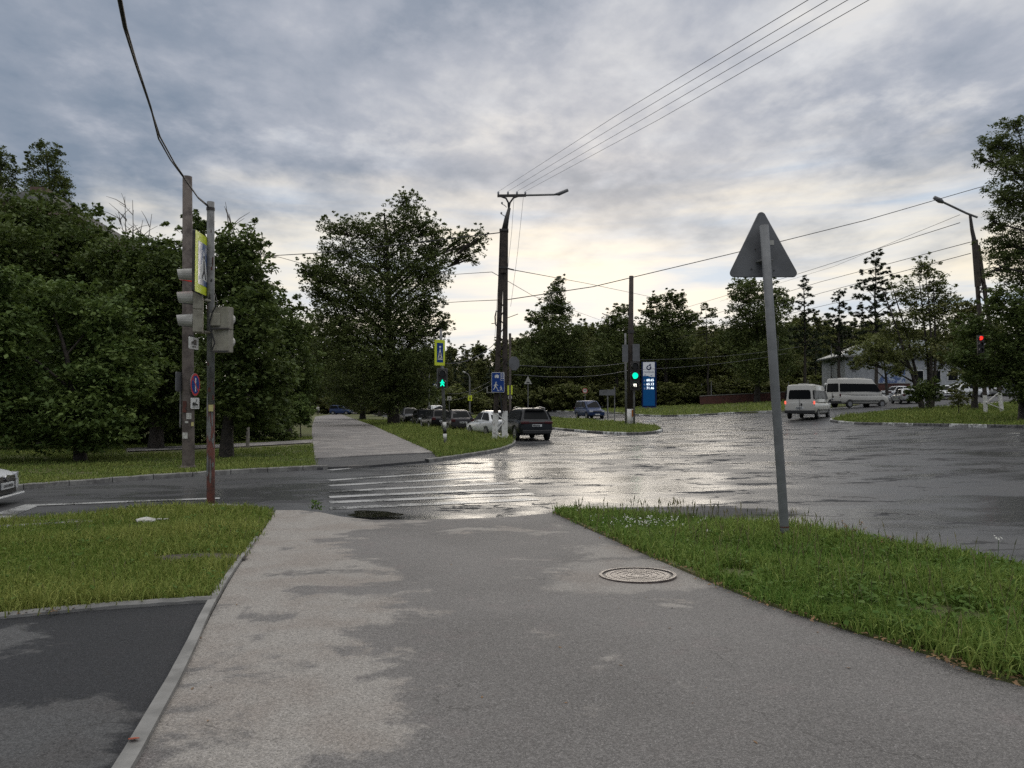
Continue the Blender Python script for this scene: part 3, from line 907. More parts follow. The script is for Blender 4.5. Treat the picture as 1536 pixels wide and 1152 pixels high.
# ------------------------------------------------------------------ grass
def grass_blades(key, n, hmin, hmax, wid, d0, m, name, label, excl=(), ylim=(0, 400), xlim=None, grow=1.0, lean=0.92, edge=None, hole=None):
    poly, off = GRASS[key]
    pa = np.array(poly)
    x0, y0 = pa.min(0)
    x1, y1 = pa.max(0)
    y0, y1 = max(y0, ylim[0]), min(y1, ylim[1])
    if xlim:
        x0, x1 = max(x0, xlim[0]), min(x1, xlim[1])
    xs, ys = [], []
    tot = 0
    while tot < n:
        px, py = RNG.uniform(x0, x1, n * 2), RNG.uniform(y0, y1, n * 2)
        dist = np.hypot(px, py)
        keep = poly_in(px, py, poly) & (RNG.random(n * 2) < np.minimum(1, (d0 / dist) ** 1.6)) & (np.abs(px) < py * 0.78 + 1.5)
        clump = np.sin(px * 3.1 + np.sin(py * 2.3)) * np.sin(py * 2.7 + np.sin(px * 1.9))
        keep &= RNG.random(n * 2) < 0.72 + 0.28 * clump
        if hole is not None:
            keep &= ~poly_in(px, py, hole)
        if edge is not None:
            ed = np.full(n * 2, 9.0)
            for (qx, qy) in edge:
                ed = np.minimum(ed, (px - qx) ** 2 + (py - qy) ** 2)
            ed = np.sqrt(ed)
            wob = 0.07 + 0.06 * np.sin(px * 5.3 + py * 3.1) + 0.05 * np.sin(px * 13.7 - py * 9.1)
            keep &= ed > wob * RNG.uniform(0.3, 1.4, n * 2)
        for (ex, ey, er, asp) in excl:
            keep &= (((px - ex) / er) ** 2 + ((py - ey) / (er * asp)) ** 2 > RNG.uniform(0.6, 1.2, n * 2))
        xs.append(px[keep])
        ys.append(py[keep])
        tot += keep.sum()
    x, y = np.concatenate(xs)[:n], np.concatenate(ys)[:n]
    x, y = x + RNG.normal(0, 0.035, n), y + RNG.normal(0, 0.035, n)
    dist = np.hypot(x, y)
    sc = np.maximum(1, (dist / d0)) ** (0.55 * grow)
    patch = 0.5 + 0.5 * np.sin(x * 1.1 + 1.3 * np.sin(y * 0.9)) * np.cos(y * 1.4 + x * 0.4)
    h = RNG.uniform(hmin, hmax, n) * (0.45 + 0.85 * patch) * RNG.choice([1, 1, 1, 1.7], n)
    w = wid * RNG.uniform(0.6, 1.3, n) * sc
    an = RNG.uniform(0, 2 * np.pi, n)
    ln = RNG.uniform(0.1, lean, n) * h
    la = RNG.uniform(0, 2 * np.pi, n)
    z = G(x, y) + off - 0.005
    ca, sa = np.cos(an) * w / 2, np.sin(an) * w / 2
    lx, ly = np.cos(la) * ln, np.sin(la) * ln
    V = np.empty((n, 5, 3))
    V[:, 0] = np.stack([x - ca, y - sa, z], 1)
    V[:, 1] = np.stack([x + ca, y + sa, z], 1)
    V[:, 2] = np.stack([x + ca * 0.8 + lx * 0.35, y + sa * 0.8 + ly * 0.35, z + h * 0.6], 1)
    V[:, 3] = np.stack([x - ca * 0.8 + lx * 0.35, y - sa * 0.8 + ly * 0.35, z + h * 0.6], 1)
    V[:, 4] = np.stack([x + lx, y + ly, z + h * np.sqrt(np.maximum(0.2, 1 - (ln / h) ** 2))], 1)
    b = np.arange(n)[:, None] * 5
    F = np.concatenate([b + np.array([[0, 1, 2, 3]]), b + np.array([[3, 2, 4]])], 1).ravel()
    ln_ = np.tile([4, 3], n)
    tint = np.clip(0.15 + 0.5 * patch + RNG.normal(0, 0.22, n), 0, 1)
    me = np_mesh(name, V.reshape(-1, 3), F, ln_, m, np.repeat(tint, 5))
    return stuff(link(name, me), label, 'grass')


bare = gp(296, 846)
white_st = gp(222, 793)
BARE = [(bare.x, bare.y, 0.55, 0.75)]
grass_blades('left', 120000, 0.05, 0.11, 0.010, 7, M['grassl'], 'grass', 'short mown grass between the black asphalt and the road at left', excl=BARE + [(-3.4, 10.6, 0.3, 0.6), (-4.6, 7.0, 0.25, 0.6)], ylim=(2, 20), xlim=(-16, 0), edge=dens([q for q in strip_l if q[1] > 6], 0.12))
grass_blades('right', 150000, 0.06, 0.15, 0.010, 6, M['grass'], 'grass', 'taller green grass on the verge around the triangular sign post', ylim=(1.5, 14), xlim=(0, 8), edge=dens(near_right, 0.12), excl=[(3.3, 5.6, 0.35, 1.0), (2.2, 7.2, 0.25, 1.4)])
grass_blades('leftfar', 80000, 0.04, 0.09, 0.022, 20, M['grassf'], 'grass', 'grass of the far verge under the dark trees', ylim=(14, 45), xlim=(-40, -5), hole=[(q.x, q.y) for q in (gp(186, 685.5), gp(469, 671), gp(469, 662), gp(186, 676))])
grass_blades('centre', 60000, 0.08, 0.22, 0.022, 25, M['grassf'], 'grass', 'grass around the pedestrian signal and lattice mast', ylim=(22, 90), xlim=(-22, 2))
grass_blades('median', 26000, 0.08, 0.18, 0.03, 40, M['grassf'], 'grass', 'grass on the traffic island with whitewashed kerb', ylim=(35, 100), xlim=(-14, 14))
grass_blades('rightfar', 40000, 0.08, 0.2, 0.03, 35, M['grassf'], 'grass', 'grass of the corner beside the white minibuses', ylim=(30, 66), xlim=(15, 50))
grass_blades('farverge', 40000, 0.10, 0.25, 0.05, 70, M['grassf'], 'grass', 'grass strip below the far wood and fuel price pylon', ylim=(60, 180), xlim=(-30, 48))
sheet('bare_soil', [('w', bare.x + 0.55 * math.cos(k * math.pi / 9) * (1 + 0.15 * math.sin(3 * k)), bare.y + 0.26 * math.sin(k * math.pi / 9)) for k in range(18)], 0.075, M['earth'])


def leaf_quads(c, size, asp, rng, flat=0.35, tint=None):
    """one rhombic leaf per centre"""
    n = len(c)
    nz = rng.normal(0, 1, (n, 3))
    nz[:, 2] = np.abs(nz[:, 2]) + flat * 2
    nz /= np.linalg.norm(nz, axis=1)[:, None]
    a = rng.normal(0, 1, (n, 3))
    a -= (a * nz).sum(1)[:, None] * nz
    a /= np.linalg.norm(a, axis=1)[:, None] + 1e-9
    b = np.cross(nz, a)
    s = size * rng.uniform(0.45, 1.5, n)[:, None]
    V = np.stack([c - a * s * 0.5, c + b * s * asp * 0.5, c + a * s * 0.5 - nz * s * 0.12, c - b * s * asp * 0.5], 1)
    F = np.arange(n * 4)
    return V.reshape(-1, 3), F, np.full(n, 4), np.repeat(tint if tint is not None else rng.random(n), 4)


def weeds(key, n, size, name, label, ylim, xlim, seed, dens_fn=None):
    rng = np.random.default_rng(seed)
    poly, off = GRASS[key]
    px, py = rng.uniform(*xlim, n * 6), rng.uniform(*ylim, n * 6)
    k = poly_in(px, py, poly)
    if dens_fn is not None:
        k &= rng.random(n * 6) < dens_fn(px, py)
    px, py = px[k][:n], py[k][:n]
    cs = []
    for x, y in zip(px, py):
        q = rng.integers(6, 14)
        an, rr = rng.uniform(0, 6.28, q), rng.uniform(0.02, 0.09, q)
        cs.append(np.stack([x + np.cos(an) * rr, y + np.sin(an) * rr, G(x, y) + off + rng.uniform(0.03, 0.13, q)], 1))
    c = np.concatenate(cs)
    V, F, L, T = leaf_quads(c, size, 0.6, rng, 0.7)
    return stuff(link(name, np_mesh(name, V, F, L, M['weed'], T)), label, 'weeds')


weeds('right', 900, 0.055, 'weeds', 'broad leaved weeds growing through the right verge', (1.5, 10), (0.5, 7), 3,
      lambda x, y: 0.25 + 0.75 * ((x > 2.6) & (y < 7.2)))
weeds('left', 160, 0.045, 'weeds', 'low broad leaved weeds in the left verge', (4, 13), (-9, -1), 4)
# tall seed stems of the uncut grass
def seed_stems(key, n, ylim, xlim, label, fn, hh=(0.16, 0.36)):
    poly, off = GRASS[key]
    px, py = RNG.uniform(*xlim, n * 30), RNG.uniform(*ylim, n * 30)
    k = poly_in(px, py, poly) & (RNG.random(n * 30) < fn(px, py))
    px, py = px[k][:n], py[k][:n]
    n = len(px)
    h = RNG.uniform(*hh, n)
    a = RNG.uniform(0, 6.28, n)
    lx, ly = np.cos(a) * h * 0.25, np.sin(a) * h * 0.25
    z = G(px, py) + off
    w = 0.0022 * np.maximum(1, py / 7)
    V = np.stack([np.stack([px - w, py, z], 1), np.stack([px + w, py, z], 1), np.stack([px + lx + w, py + ly, z + h], 1), np.stack([px + lx - w, py + ly, z + h], 1),
                  np.stack([px + lx * .8 - w * 2.6, py + ly * .8, z + h * .84], 1), np.stack([px + lx * .8 + w * 2.6, py + ly * .8, z + h * .84], 1), np.stack([px + lx * 1.1, py + ly * 1.1, z + h * 1.08], 1)], 1)
    b = np.arange(n)[:, None] * 7
    F = np.concatenate([b + np.array([[0, 1, 2, 3]]), b + np.array([[4, 5, 6]])], 1).ravel()
    stuff(link('seed_stems', np_mesh('seed_stems', V.reshape(-1, 3), F, np.tile([4, 3], n), M['straw2'])), label, 'grass')


seed_stems('right', 420, (3, 14), (0.5, 7), 'thin brownish seed stems standing above the right verge', lambda x, y: 0.08 + 0.92 * (y > 14.2 - 1.1 * x))
seed_stems('left', 160, (6, 14), (-12, -1), 'thin brownish seed stems standing above the left verge', lambda x, y: 0.5 + 0 * x, (0.10, 0.2))
# white clover heads
rng = np.random.default_rng(11)
c0 = gp(925, 800)
c = []
for k in range(140):
    s_ = 0.45 if k < 90 else 1.6
    x, y = c0.x + 0.25 + rng.normal(0, s_), c0.y - 0.1 + rng.normal(0, s_ * 0.6)
    if poly_in(np.array([x]), np.array([y]), GRASS['right'][0])[0]:
        for q in range(5):
            c.append((x + rng.normal(0, 0.012), y + rng.normal(0, 0.012), float(G(x, y)) + 0.07 + 0.12 + rng.uniform(-0.02, 0.02)))
V, F, L, T = leaf_quads(np.array(c), 0.02, 0.8, rng, 0.6)
stuff(link('clover_flowers', np_mesh('clover_flowers', V, F, L, M['petal'], T)), 'small white clover heads in the grass near the path corner', 'flowers')
# dead leaves along the path edge
c = []
for p0, p1 in zip(near_right[:-1], near_right[1:]):
    if p0[1] < 1:
        continue
    for q in range(26):
        s_ = rng.random()
        c.append((p0[0] + (p1[0] - p0[0]) * s_ + rng.normal(0.0, 0.07), p0[1] + (p1[1] - p0[1]) * s_ + rng.normal(0, 0.05), 0))
for q in range(170):
    s_ = rng.random()
    c.append((lot_edge[0][0] + (lot_edge[1][0] - lot_edge[0][0]) * s_ * 1.2 - 0.3 + rng.normal(0, 0.05), lot_edge[0][1] + 0.11 * s_ * 1.2 + rng.normal(0.03, 0.06), 0))
c = np.array(c)
c[:, 2] = G(c[:, 0], c[:, 1]) + 0.085
V, F, L, T = leaf_quads(c, 0.035, 0.5, rng, 1.5)
stuff(link('leaf_litter', np_mesh('leaf_litter', V, F, L, M['straw'], T)), 'brown leaf litter and dry straw along the grass edges', 'litter')
c = []
for q in range(70):
    x, y = rng.uniform(-3, 4), rng.uniform(3.2, 11.5)
    if poly_in(np.array([x]), np.array([y]), near_left + near_top + near_right[1:])[0]:
        c.append((x, y, float(G(x, y)) + 0.05))
V, F, L, T = leaf_quads(np.array(c), 0.022, 0.5, rng, 3.0)
stuff(link('path_litter', np_mesh('path_litter', V, F, L, M['straw'], T)), 'scattered bits of dry leaf and grit on the footpath', 'litter')
p = gp(200, 1136)
mb = MB()
mb.prism([(0, -0.03), (0.02, -0.01), (0.015, 0.012), (0, 0.035), (-0.017, 0.01), (-0.02, -0.012)], 0, 0.003)
ob = mb.build('fallen_leaf', M['redleaf'])
ob.rotation_euler = (R(80), R(12), R(70))
ob.location = (p.x, p.y, float(G(p.x, p.y)) + 0.085)
tag(ob, 'reddish fallen leaf on the concrete edging strip', 'leaf')
# broken white stones in the left grass
o = thing('rubble', 'pale broken stones lying in the left grass', 'rubble', (white_st.x, white_st.y, float(G(white_st.x, white_st.y)) + 0.06))
for k in range(9):
    mb = MB()
    bm = bmesh.new()
    bmesh.ops.create_icosphere(bm, subdivisions=1, radius=1)
    r_ = random.uniform(0.03, 0.09)
    sc3 = (r_ * random.uniform(1, 1.8), r_ * random.uniform(0.7, 1.2), r_ * 0.55)
    ox, oy = random.gauss(0, 0.2), random.gauss(0, 0.1)
    mb.add([(v.co.x * sc3[0] * random.uniform(.8, 1.2) + ox, v.co.y * sc3[1] * random.uniform(.8, 1.2) + oy, v.co.z * sc3[2] + 0.06) for v in bm.verts], [tuple(v.index for v in f.verts) for f in bm.faces])
    bm.free()
    mb.build('stone', M['stone'], o)


# ------------------------------------------------------------------ trees
def tube_np(segs, n=5):
    """segs: list of (polyline pts, radii) -> verts, loops"""
    V, F, L = [], [], []
    o = 0
    for pts, rs in segs:
        mb = MB()
        mb.tube(pts, list(rs), n, cap=False)
        V += [tuple(p) for p in mb.v]
        for f in mb.f:
            F += [i + o for i in f]
            L.append(len(f))
        o += len(mb.v)
    return np.array(V), np.array(F), np.array(L)


def tree_meshes(lobes, trunk_r, leaf, asp, cov, rng, mleaf, mbark, top=None, nsub=5, fork=0.3, clump=0.3, cn=30, stems=1, flat=0.35, feather=0.07):
    """lobes: list of (centre Vector, rx, ry, rz) relative to the foot of the trunk"""
    cen = np.array([tuple(l[0]) for l in lobes])
    topz = top if top is not None else cen[:, 2].max()
    cx, cy = np.average(cen[:, 0], weights=[l[1] for l in lobes]), np.average(cen[:, 1], weights=[l[1] for l in lobes])
    segs, allc, allt = [], [], []
    trunk_pts = {}
    for s_ in range(stems):
        off = Vector((rng.normal(0, 0.35), rng.normal(0, 0.3), 0)) * (0 if stems == 1 else 1)
        pts, rs = [], []
        for k in range(8):
            q = k / 7
            bend = q ** 1.6
            p = Vector((cx * bend + off.x * (0.4 + 2.2 * q) + rng.normal(0, 0.02) * topz * 0.2, cy * bend + off.y * (0.4 + 2 * q), topz * q * 0.96 - 0.15))
            pts.append(p)
            rs.append(trunk_r / math.sqrt(stems) * (1.25 if k == 0 else 1) * (1 - 0.85 * q))
        segs.append((pts, rs))
        trunk_pts[s_] = pts
    for (c, rx, ry, rz) in lobes:
        c = Vector(c)
        tp = trunk_pts[int(rng.integers(stems))]
        # leave the trunk lower than the lobe
        zt = max(topz * fork, c.z - 0.55 * math.hypot(c.x - cx, c.y - cy) - rz * 0.4)
        q = min(max((zt + 0.15) / (topz * 0.96), 0.05), 0.97) * 7
        i = min(int(q), 6)
        p0 = tp[i].lerp(tp[i + 1], q - i)
        r0 = trunk_r * (1 - 0.85 * q / 7) * 0.55 / math.sqrt(stems)
        mid = p0.lerp(c, 0.5) + Vector((rng.normal(0, 0.08), rng.normal(0, 0.08), 0.08)) * (c - p0).length
        segs.append(([p0, mid, c], [r0, r0 * 0.6, r0 * 0.3]))
        area = math.pi * rx * rz
        nl = int(cov * area / (leaf * leaf * asp * 0.5))
        nc = max(4, nl // cn)
        u = rng.normal(0, 1, (nc, 3))
        u /= np.linalg.norm(u, axis=1)[:, None]
        rad = rng.random(nc) ** 0.45 * rng.uniform(0.8, 1.12, nc)
        spike = rng.random(nc) < feather
        rad = np.where(spike, rng.uniform(0.95, 1.26, nc), rad)
        u[:, 2] = np.where(spike, np.abs(u[:, 2]) * 1.1 + 0.1, u[:, 2])
        cc = np.array(tuple(c)) + u * rad[:, None] * np.array([rx, ry, rz])
        cr = clump * (rx * rz) ** 0.5 * rng.uniform(0.6, 1.3, nc) * np.where(spike, 0.5, 1.0)
        per = max(6, nl // nc)
        lc = np.repeat(cc, per, 0) + np.clip(rng.normal(0, 0.5, (nc * per, 3)), -0.8, 0.8) * np.repeat(cr, per)[:, None] * np.array([1, 1, 0.65])
        allc.append(lc)
        ct = rng.random(nc)
        allt.append(np.clip(np.repeat(ct, per) * 0.75 + rng.uniform(-0.05, 0.3, nc * per), 0, 1))
        for k in range(min(nsub, nc)):
            e = Vector(cc[k])
            segs.append(([c.lerp(p0, 0.25), c.lerp(e, 0.45) + Vector((0, 0, 0.04 * rz)), e], [r0 * 0.42, r0 * 0.25, 0.008 + r0 * 0.06]))
    C = np.concatenate(allc)
    C[:, 2] = np.maximum(C[:, 2], 0.1)
    V, F, L, T = leaf_quads(C, leaf, asp, rng, flat, np.concatenate(allt))
    crown = np_mesh('crown', V, F, L, mleaf, T)
    v, f, l = tube_np(segs, 6)
    trunk = np_mesh('trunk', v, f, l, mbark, None, True)
    return trunk, crown


TREES = []


def px_tree(name, label, cat, u, D, lobes, leaf, trunk_r, mleaf, cov=3.2, seed=1, depth=0.9, group=None, off=0.05, zbase=None, **kw):
    rng = np.random.default_rng(seed)
    base = gd(u, D, off)
    if zbase is not None:
        base.z = zbase
    s = D / FPX
    L = []
    for (lu, lv, ru, rv) in lobes:
        c = at(lu, lv, D) - base
        rx, rz = ru * s, rv * s
        c.y += rng.normal(0, 0.35) * rx
        L.append((c, rx, (rx + rz) / 2 * depth, rz))
    kw.setdefault('asp', 0.6)
    tr, cr = tree_meshes(L, trunk_r, leaf, kw.pop('asp'), cov, rng, mleaf, kw.pop('mbark', M['bark']), **kw)
    o = thing(name, label, cat, base, 0, group)
    link('trunk', tr, o)
    link('crown', cr, o)
    TREES.append(o)
    return o


# -- left mass
px_tree('maple_tree', 'lighter green maple nearest the road at far left, dark trunk on the grass', 'tree', 123, 26,
        [(50, 455, 70, 45), (130, 480, 75, 45), (20, 520, 90, 55), (110, 545, 100, 60), (170, 570, 60, 55), (60, 610, 95, 50), (150, 625, 80, 42), (-30, 600, 80, 60), (100, 655, 90, 22)],
        0.17, 0.20, M['leafA'], cov=6, seed=21)
px_tree('maple_tree', 'green maple cut off by the left edge of the photo', 'tree', -60, 25,
        [(-50, 470, 80, 60), (-60, 560, 90, 80), (10, 430, 45, 30), (-20, 640, 60, 35)], 0.17, 0.2, M['leafA'], cov=6, seed=22)
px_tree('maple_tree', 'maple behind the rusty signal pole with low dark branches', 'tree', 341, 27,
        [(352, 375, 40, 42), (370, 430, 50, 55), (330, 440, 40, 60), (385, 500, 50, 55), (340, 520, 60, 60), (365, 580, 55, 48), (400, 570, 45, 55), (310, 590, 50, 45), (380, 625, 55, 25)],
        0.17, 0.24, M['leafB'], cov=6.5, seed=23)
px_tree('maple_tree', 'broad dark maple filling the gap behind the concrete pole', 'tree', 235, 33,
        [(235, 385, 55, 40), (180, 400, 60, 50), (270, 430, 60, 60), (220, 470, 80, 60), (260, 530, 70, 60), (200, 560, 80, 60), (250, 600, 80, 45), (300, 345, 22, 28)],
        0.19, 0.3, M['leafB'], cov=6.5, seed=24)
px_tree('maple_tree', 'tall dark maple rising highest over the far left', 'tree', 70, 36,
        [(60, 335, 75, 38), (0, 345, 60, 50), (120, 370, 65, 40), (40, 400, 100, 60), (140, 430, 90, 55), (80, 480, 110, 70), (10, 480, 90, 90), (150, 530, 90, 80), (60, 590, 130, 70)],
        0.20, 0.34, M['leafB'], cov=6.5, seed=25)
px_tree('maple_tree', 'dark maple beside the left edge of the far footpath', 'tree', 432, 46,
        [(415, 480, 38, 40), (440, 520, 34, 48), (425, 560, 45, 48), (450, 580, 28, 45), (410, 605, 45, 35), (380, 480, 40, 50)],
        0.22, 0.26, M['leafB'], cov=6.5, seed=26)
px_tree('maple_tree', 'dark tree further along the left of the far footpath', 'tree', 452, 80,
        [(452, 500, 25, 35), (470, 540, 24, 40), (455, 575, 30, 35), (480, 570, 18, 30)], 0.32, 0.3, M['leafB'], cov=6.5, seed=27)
for k, (u, D, w_, h_) in enumerate(((30, 33, 75, 45), (215, 37, 80, 50), (140, 39, 90, 55), (300, 38, 60, 45), (390, 40, 50, 50))):
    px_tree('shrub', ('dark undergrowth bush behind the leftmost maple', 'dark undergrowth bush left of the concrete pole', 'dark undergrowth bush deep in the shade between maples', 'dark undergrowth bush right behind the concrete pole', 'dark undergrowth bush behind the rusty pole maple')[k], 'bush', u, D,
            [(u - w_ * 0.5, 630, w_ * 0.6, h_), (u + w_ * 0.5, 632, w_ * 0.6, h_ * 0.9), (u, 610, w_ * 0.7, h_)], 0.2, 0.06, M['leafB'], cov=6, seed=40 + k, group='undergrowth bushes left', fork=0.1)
px_tree('shrub', 'green bush at the left edge of the far footpath', 'bush', 452, 44, [(452, 615, 18, 24), (440, 622, 18, 20), (462, 628, 10, 12)], 0.14, 0.05, M['leafA'], cov=6, seed=47, fork=0.1)
px_tree('poplar_tree', 'tall poplar behind the left maples with pointed tops', 'tree', 75, 75,
        [(66, 236, 8, 30), (60, 215, 5, 14), (48, 268, 7, 34), (43, 240, 4, 18), (82, 262, 12, 42), (86, 230, 5, 18), (99, 285, 8, 26), (74, 300, 24, 30), (106, 308, 7, 14), (60, 340, 30, 30)], 0.2, 0.4, M['leafC'], cov=5, seed=28, depth=1.2, clump=0.35, feather=0.0)
px_tree('poplar_tree', 'tall poplar cut by the left photo edge above the maples', 'tree', 6, 75,
        [(4, 248, 7, 28), (1, 226, 4, 12), (19, 262, 6, 30), (20, 240, 3, 12), (6, 300, 16, 40), (-20, 280, 14, 60), (0, 350, 30, 40)], 0.2, 0.4, M['leafC'], cov=5, seed=29, depth=1.2, clump=0.35, feather=0.0)


# -- bare trees
def bare_tree(label, u, D, tops, seed, r0=0.09, zb=None):
    rng = np.random.default_rng(seed)
    base = gd(u, D, 0.05)
    segs = []
    for (tu, tv) in tops:
        e = at(tu, tv, D) - base
        e.y += rng.normal(0, 0.5)
        st = Vector((0, 0, e.z * 0.55))
        pts = [Vector((0, 0, 0)), st, st.lerp(e, 0.5) + Vector((rng.normal(0, .15), 0, 0.2)), e]
        segs.append((pts, [r0, r0 * 0.6, r0 * 0.35, 0.012]))
        for k in range(7):
            a = st.lerp(e, rng.uniform(0.4, 0.98))
            b = a + Vector((rng.normal(0, 0.6), rng.normal(0, 0.5), rng.uniform(0.1, 0.9)))
            segs.append(([a, a.lerp(b, 0.5) + Vector((0, 0, 0.08)), b], [0.025, 0.016, 0.008]))
    v, f, l = tube_np(segs, 5)
    o = thing('bare_tree', label, 'tree', base)
    link('branches', np_mesh('branches', v, f, l, M['palebark'], None, True), o)


bare_tree('leafless pale tree poking above the maples left of the concrete pole', 200, 40, [(193, 298), (208, 305), (222, 318), (178, 318), (200, 330), (214, 330)], 5)
bare_tree('leafless dead branches above the maple right of the rusty pole', 372, 34, [(330, 305), (342, 320), (372, 340), (390, 352), (360, 352), (395, 372)], 6)

# -- hero elm and the avenue behind it
px_tree('elm_tree', 'large spreading dark tree standing against the sky left of the lattice mast', 'tree', 590, 70,
        [(608, 305, 18, 18), (610, 335, 34, 32), (640, 345, 28, 25), (508, 345, 30, 18), (545, 348, 34, 24), (580, 360, 40, 30), (510, 375, 32, 24),
         (655, 375, 30, 24), (690, 362, 24, 18), (718, 362, 16, 18), (700, 380, 28, 16), (470, 405, 26, 20), (500, 415, 40, 30), (560, 400, 50, 40), (620, 400, 50, 40), (650, 415, 30, 28),
         (455, 408, 12, 12), (480, 440, 28, 24), (540, 450, 60, 45), (600, 460, 60, 45), (640, 460, 26, 30), (575, 510, 70, 45), (630, 500, 34, 32), (525, 505, 45, 40), (500, 480, 34, 30),
         (550, 550, 70, 40), (620, 545, 40, 40), (600, 585, 50, 25), (650, 540, 16, 30), (520, 585, 40, 30), (630, 590, 36, 24), (565, 602, 60, 20), (664, 490, 16, 26), (482, 530, 26, 36)],
        0.20, 0.55, M['leafC'], cov=3.5, seed=31, depth=1.0, fork=0.22, clump=0.24, nsub=9, feather=0.2, cn=20)
px_tree('elm_tree', 'dark tree overhanging the far footpath left of the spreading tree', 'tree', 545, 95,
        [(505, 520, 26, 30), (520, 560, 40, 30), (560, 560, 50, 36), (495, 565, 26, 30), (540, 590, 45, 22), (590, 590, 40, 22)], 0.34, 0.4, M['leafB'], cov=6, seed=32, fork=0.3)
px_tree('elm_tree', 'dark tree closing the far end of the footpath', 'tree', 500, 150,
        [(490, 560, 25, 30), (515, 570, 25, 28), (478, 585, 18, 20), (505, 590, 28, 14), (535, 580, 24, 20)], 0.5, 0.4, M['leafB'], cov=6.5, seed=33)
px_tree('elm_tree', 'dark street tree behind the parked black cars', 'tree', 570, 120,
        [(560, 560, 30, 35), (590, 575, 30, 28), (600, 545, 26, 25), (575, 595, 35, 12)], 0.45, 0.35, M['leafB'], cov=6.5, seed=34)

# -- individual trees on the skyline beyond the road
px_tree('poplar_tree', 'tall narrow poplar above the far wood right of the lattice mast', 'tree', 832, 120,
        [(837, 428, 10, 18), (833, 450, 16, 22), (845, 470, 16, 22), (820, 475, 20, 22), (800, 478, 14, 14), (835, 505, 34, 30), (868, 500, 12, 18), (805, 515, 24, 24), (850, 540, 40, 34), (800, 555, 34, 34)],
        0.30, 0.4, M['leafC'], cov=5, seed=51, feather=0.1, clump=0.3)
px_tree('broadleaf_tree', 'dark tree with several ragged tops behind the brown pole', 'tree', 1000, 118,
        [(983, 452, 12, 12), (1003, 446, 14, 13), (1020, 452, 14, 14), (975, 468, 16, 10), (1000, 475, 30, 22), (1030, 480, 20, 20), (990, 505, 40, 28), (1020, 530, 45, 32), (960, 535, 30, 28)],
        0.30, 0.4, M['leafC'], cov=5, seed=52, feather=0.1, clump=0.3)
px_tree('broadleaf_tree', 'dark tree with leaning tops left of the brown pole', 'tree', 925, 116,
        [(935, 466, 14, 10), (925, 480, 20, 16), (910, 500, 24, 18), (940, 505, 26, 26), (915, 535, 36, 30)], 0.30, 0.35, M['leafC'], cov=5, seed=53, feather=0.1, clump=0.3)
px_tree('birch_tree', 'thin pale airy tree between the ragged tree and the triangular sign', 'tree', 1062, 112,
        [(1055, 462, 8, 10), (1068, 470, 10, 14), (1058, 490, 16, 18), (1072, 510, 16, 24), (1050, 525, 18, 24)], 0.3, 0.2, M['leafD'], cov=2.6, seed=54)
px_tree('broadleaf_tree', 'dark rounded tree seen behind the triangular sign post', 'tree', 1135, 104,
        [(1120, 428, 24, 14), (1110, 448, 24, 22), (1150, 440, 22, 20), (1172, 455, 16, 18), (1135, 475, 44, 28), (1105, 505, 34, 30), (1165, 505, 34, 34), (1135, 545, 55, 34)],
        0.30, 0.4, M['leafC'], cov=5, seed=55, feather=0.1, clump=0.3)
px_tree('airy_tree', 'airy many stemmed tree before the white building', 'tree', 1391, 58,
        [(1385, 408, 22, 20), (1405, 425, 24, 22), (1370, 440, 26, 24), (1420, 460, 26, 28), (1390, 465, 34, 28), (1360, 490, 30, 26), (1425, 500, 30, 28), (1335, 515, 34, 16), (1305, 520, 26, 14), (1385, 520, 36, 22), (1420, 540, 30, 24), (1330, 535, 30, 12), (1300, 542, 24, 13), (1342, 556, 24, 11)],
        0.18, 0.34, M['leafD'], cov=2.8, seed=56, stems=5, fork=0.12, nsub=10, clump=0.32)
px_tree('broadleaf_tree', 'loose olive green tree covering the left part of the white building', 'tree', 1330, 82, [(1300, 528, 26, 16), (1336, 515, 30, 22), (1322, 540, 30, 14), (1350, 545, 24, 16), (1362, 520, 20, 18), (1290, 545, 16, 10)], 0.22, 0.2, M['leafD'], cov=3.2, seed=63)
px_tree('shrub', 'dark shrub round the stems of the airy tree', 'bush', 1391, 56, [(1385, 588, 22, 20), (1405, 585, 16, 18), (1370, 592, 12, 12)], 0.18, 0.05, M['leafB'], cov=4.5, seed=57, fork=0.1)
px_tree('shrub', 'small green shrub on the grass left of the whitewashed lattice foot', 'bush', 1438, 46, [(1438, 600, 15, 18), (1432, 585, 10, 12)], 0.12, 0.04, M['leafD'], cov=4, seed=58, fork=0.1)
px_tree('locust_tree', 'tall feathery tree at the right edge of the photo', 'tree', 1590, 38,
        [(1515, 190, 30, 14), (1500, 212, 28, 18), (1535, 215, 40, 30), (1478, 240, 20, 14), (1510, 255, 40, 24), (1500, 300, 26, 30), (1540, 300, 40, 45), (1485, 335, 20, 20), (1520, 360, 34, 30), (1500, 400, 26, 24), (1545, 390, 40, 50), (1580, 300, 60, 90), (1590, 420, 60, 80), (1580, 220, 50, 40)],
        0.15, 0.4, M['leafC'], cov=2.6, seed=59, clump=0.3, nsub=8, asp=0.42)
px_tree('locust_tree', 'dense dark lower tree around the right lattice mast', 'tree', 1535, 37,
        [(1525, 470, 40, 30), (1545, 520, 50, 50), (1512, 540, 26, 40), (1525, 580, 34, 28), (1560, 580, 50, 40), (1500, 450, 24, 22), (1580, 500, 60, 70), (1472, 500, 30, 30), (1452, 535, 34, 28), (1485, 560, 36, 22)], 0.16, 0.25, M['leafB'], cov=5.5, seed=60, asp=0.5)
px_tree('broadleaf_tree', 'dark green crown hanging left of the right lattice mast', 'tree', 1462, 52,
        [(1445, 470, 26, 22), (1460, 500, 40, 30), (1440, 530, 34, 26), (1480, 540, 34, 34), (1455, 560, 40, 22)], 0.20, 0.22, M['leafD'], cov=5, seed=61)


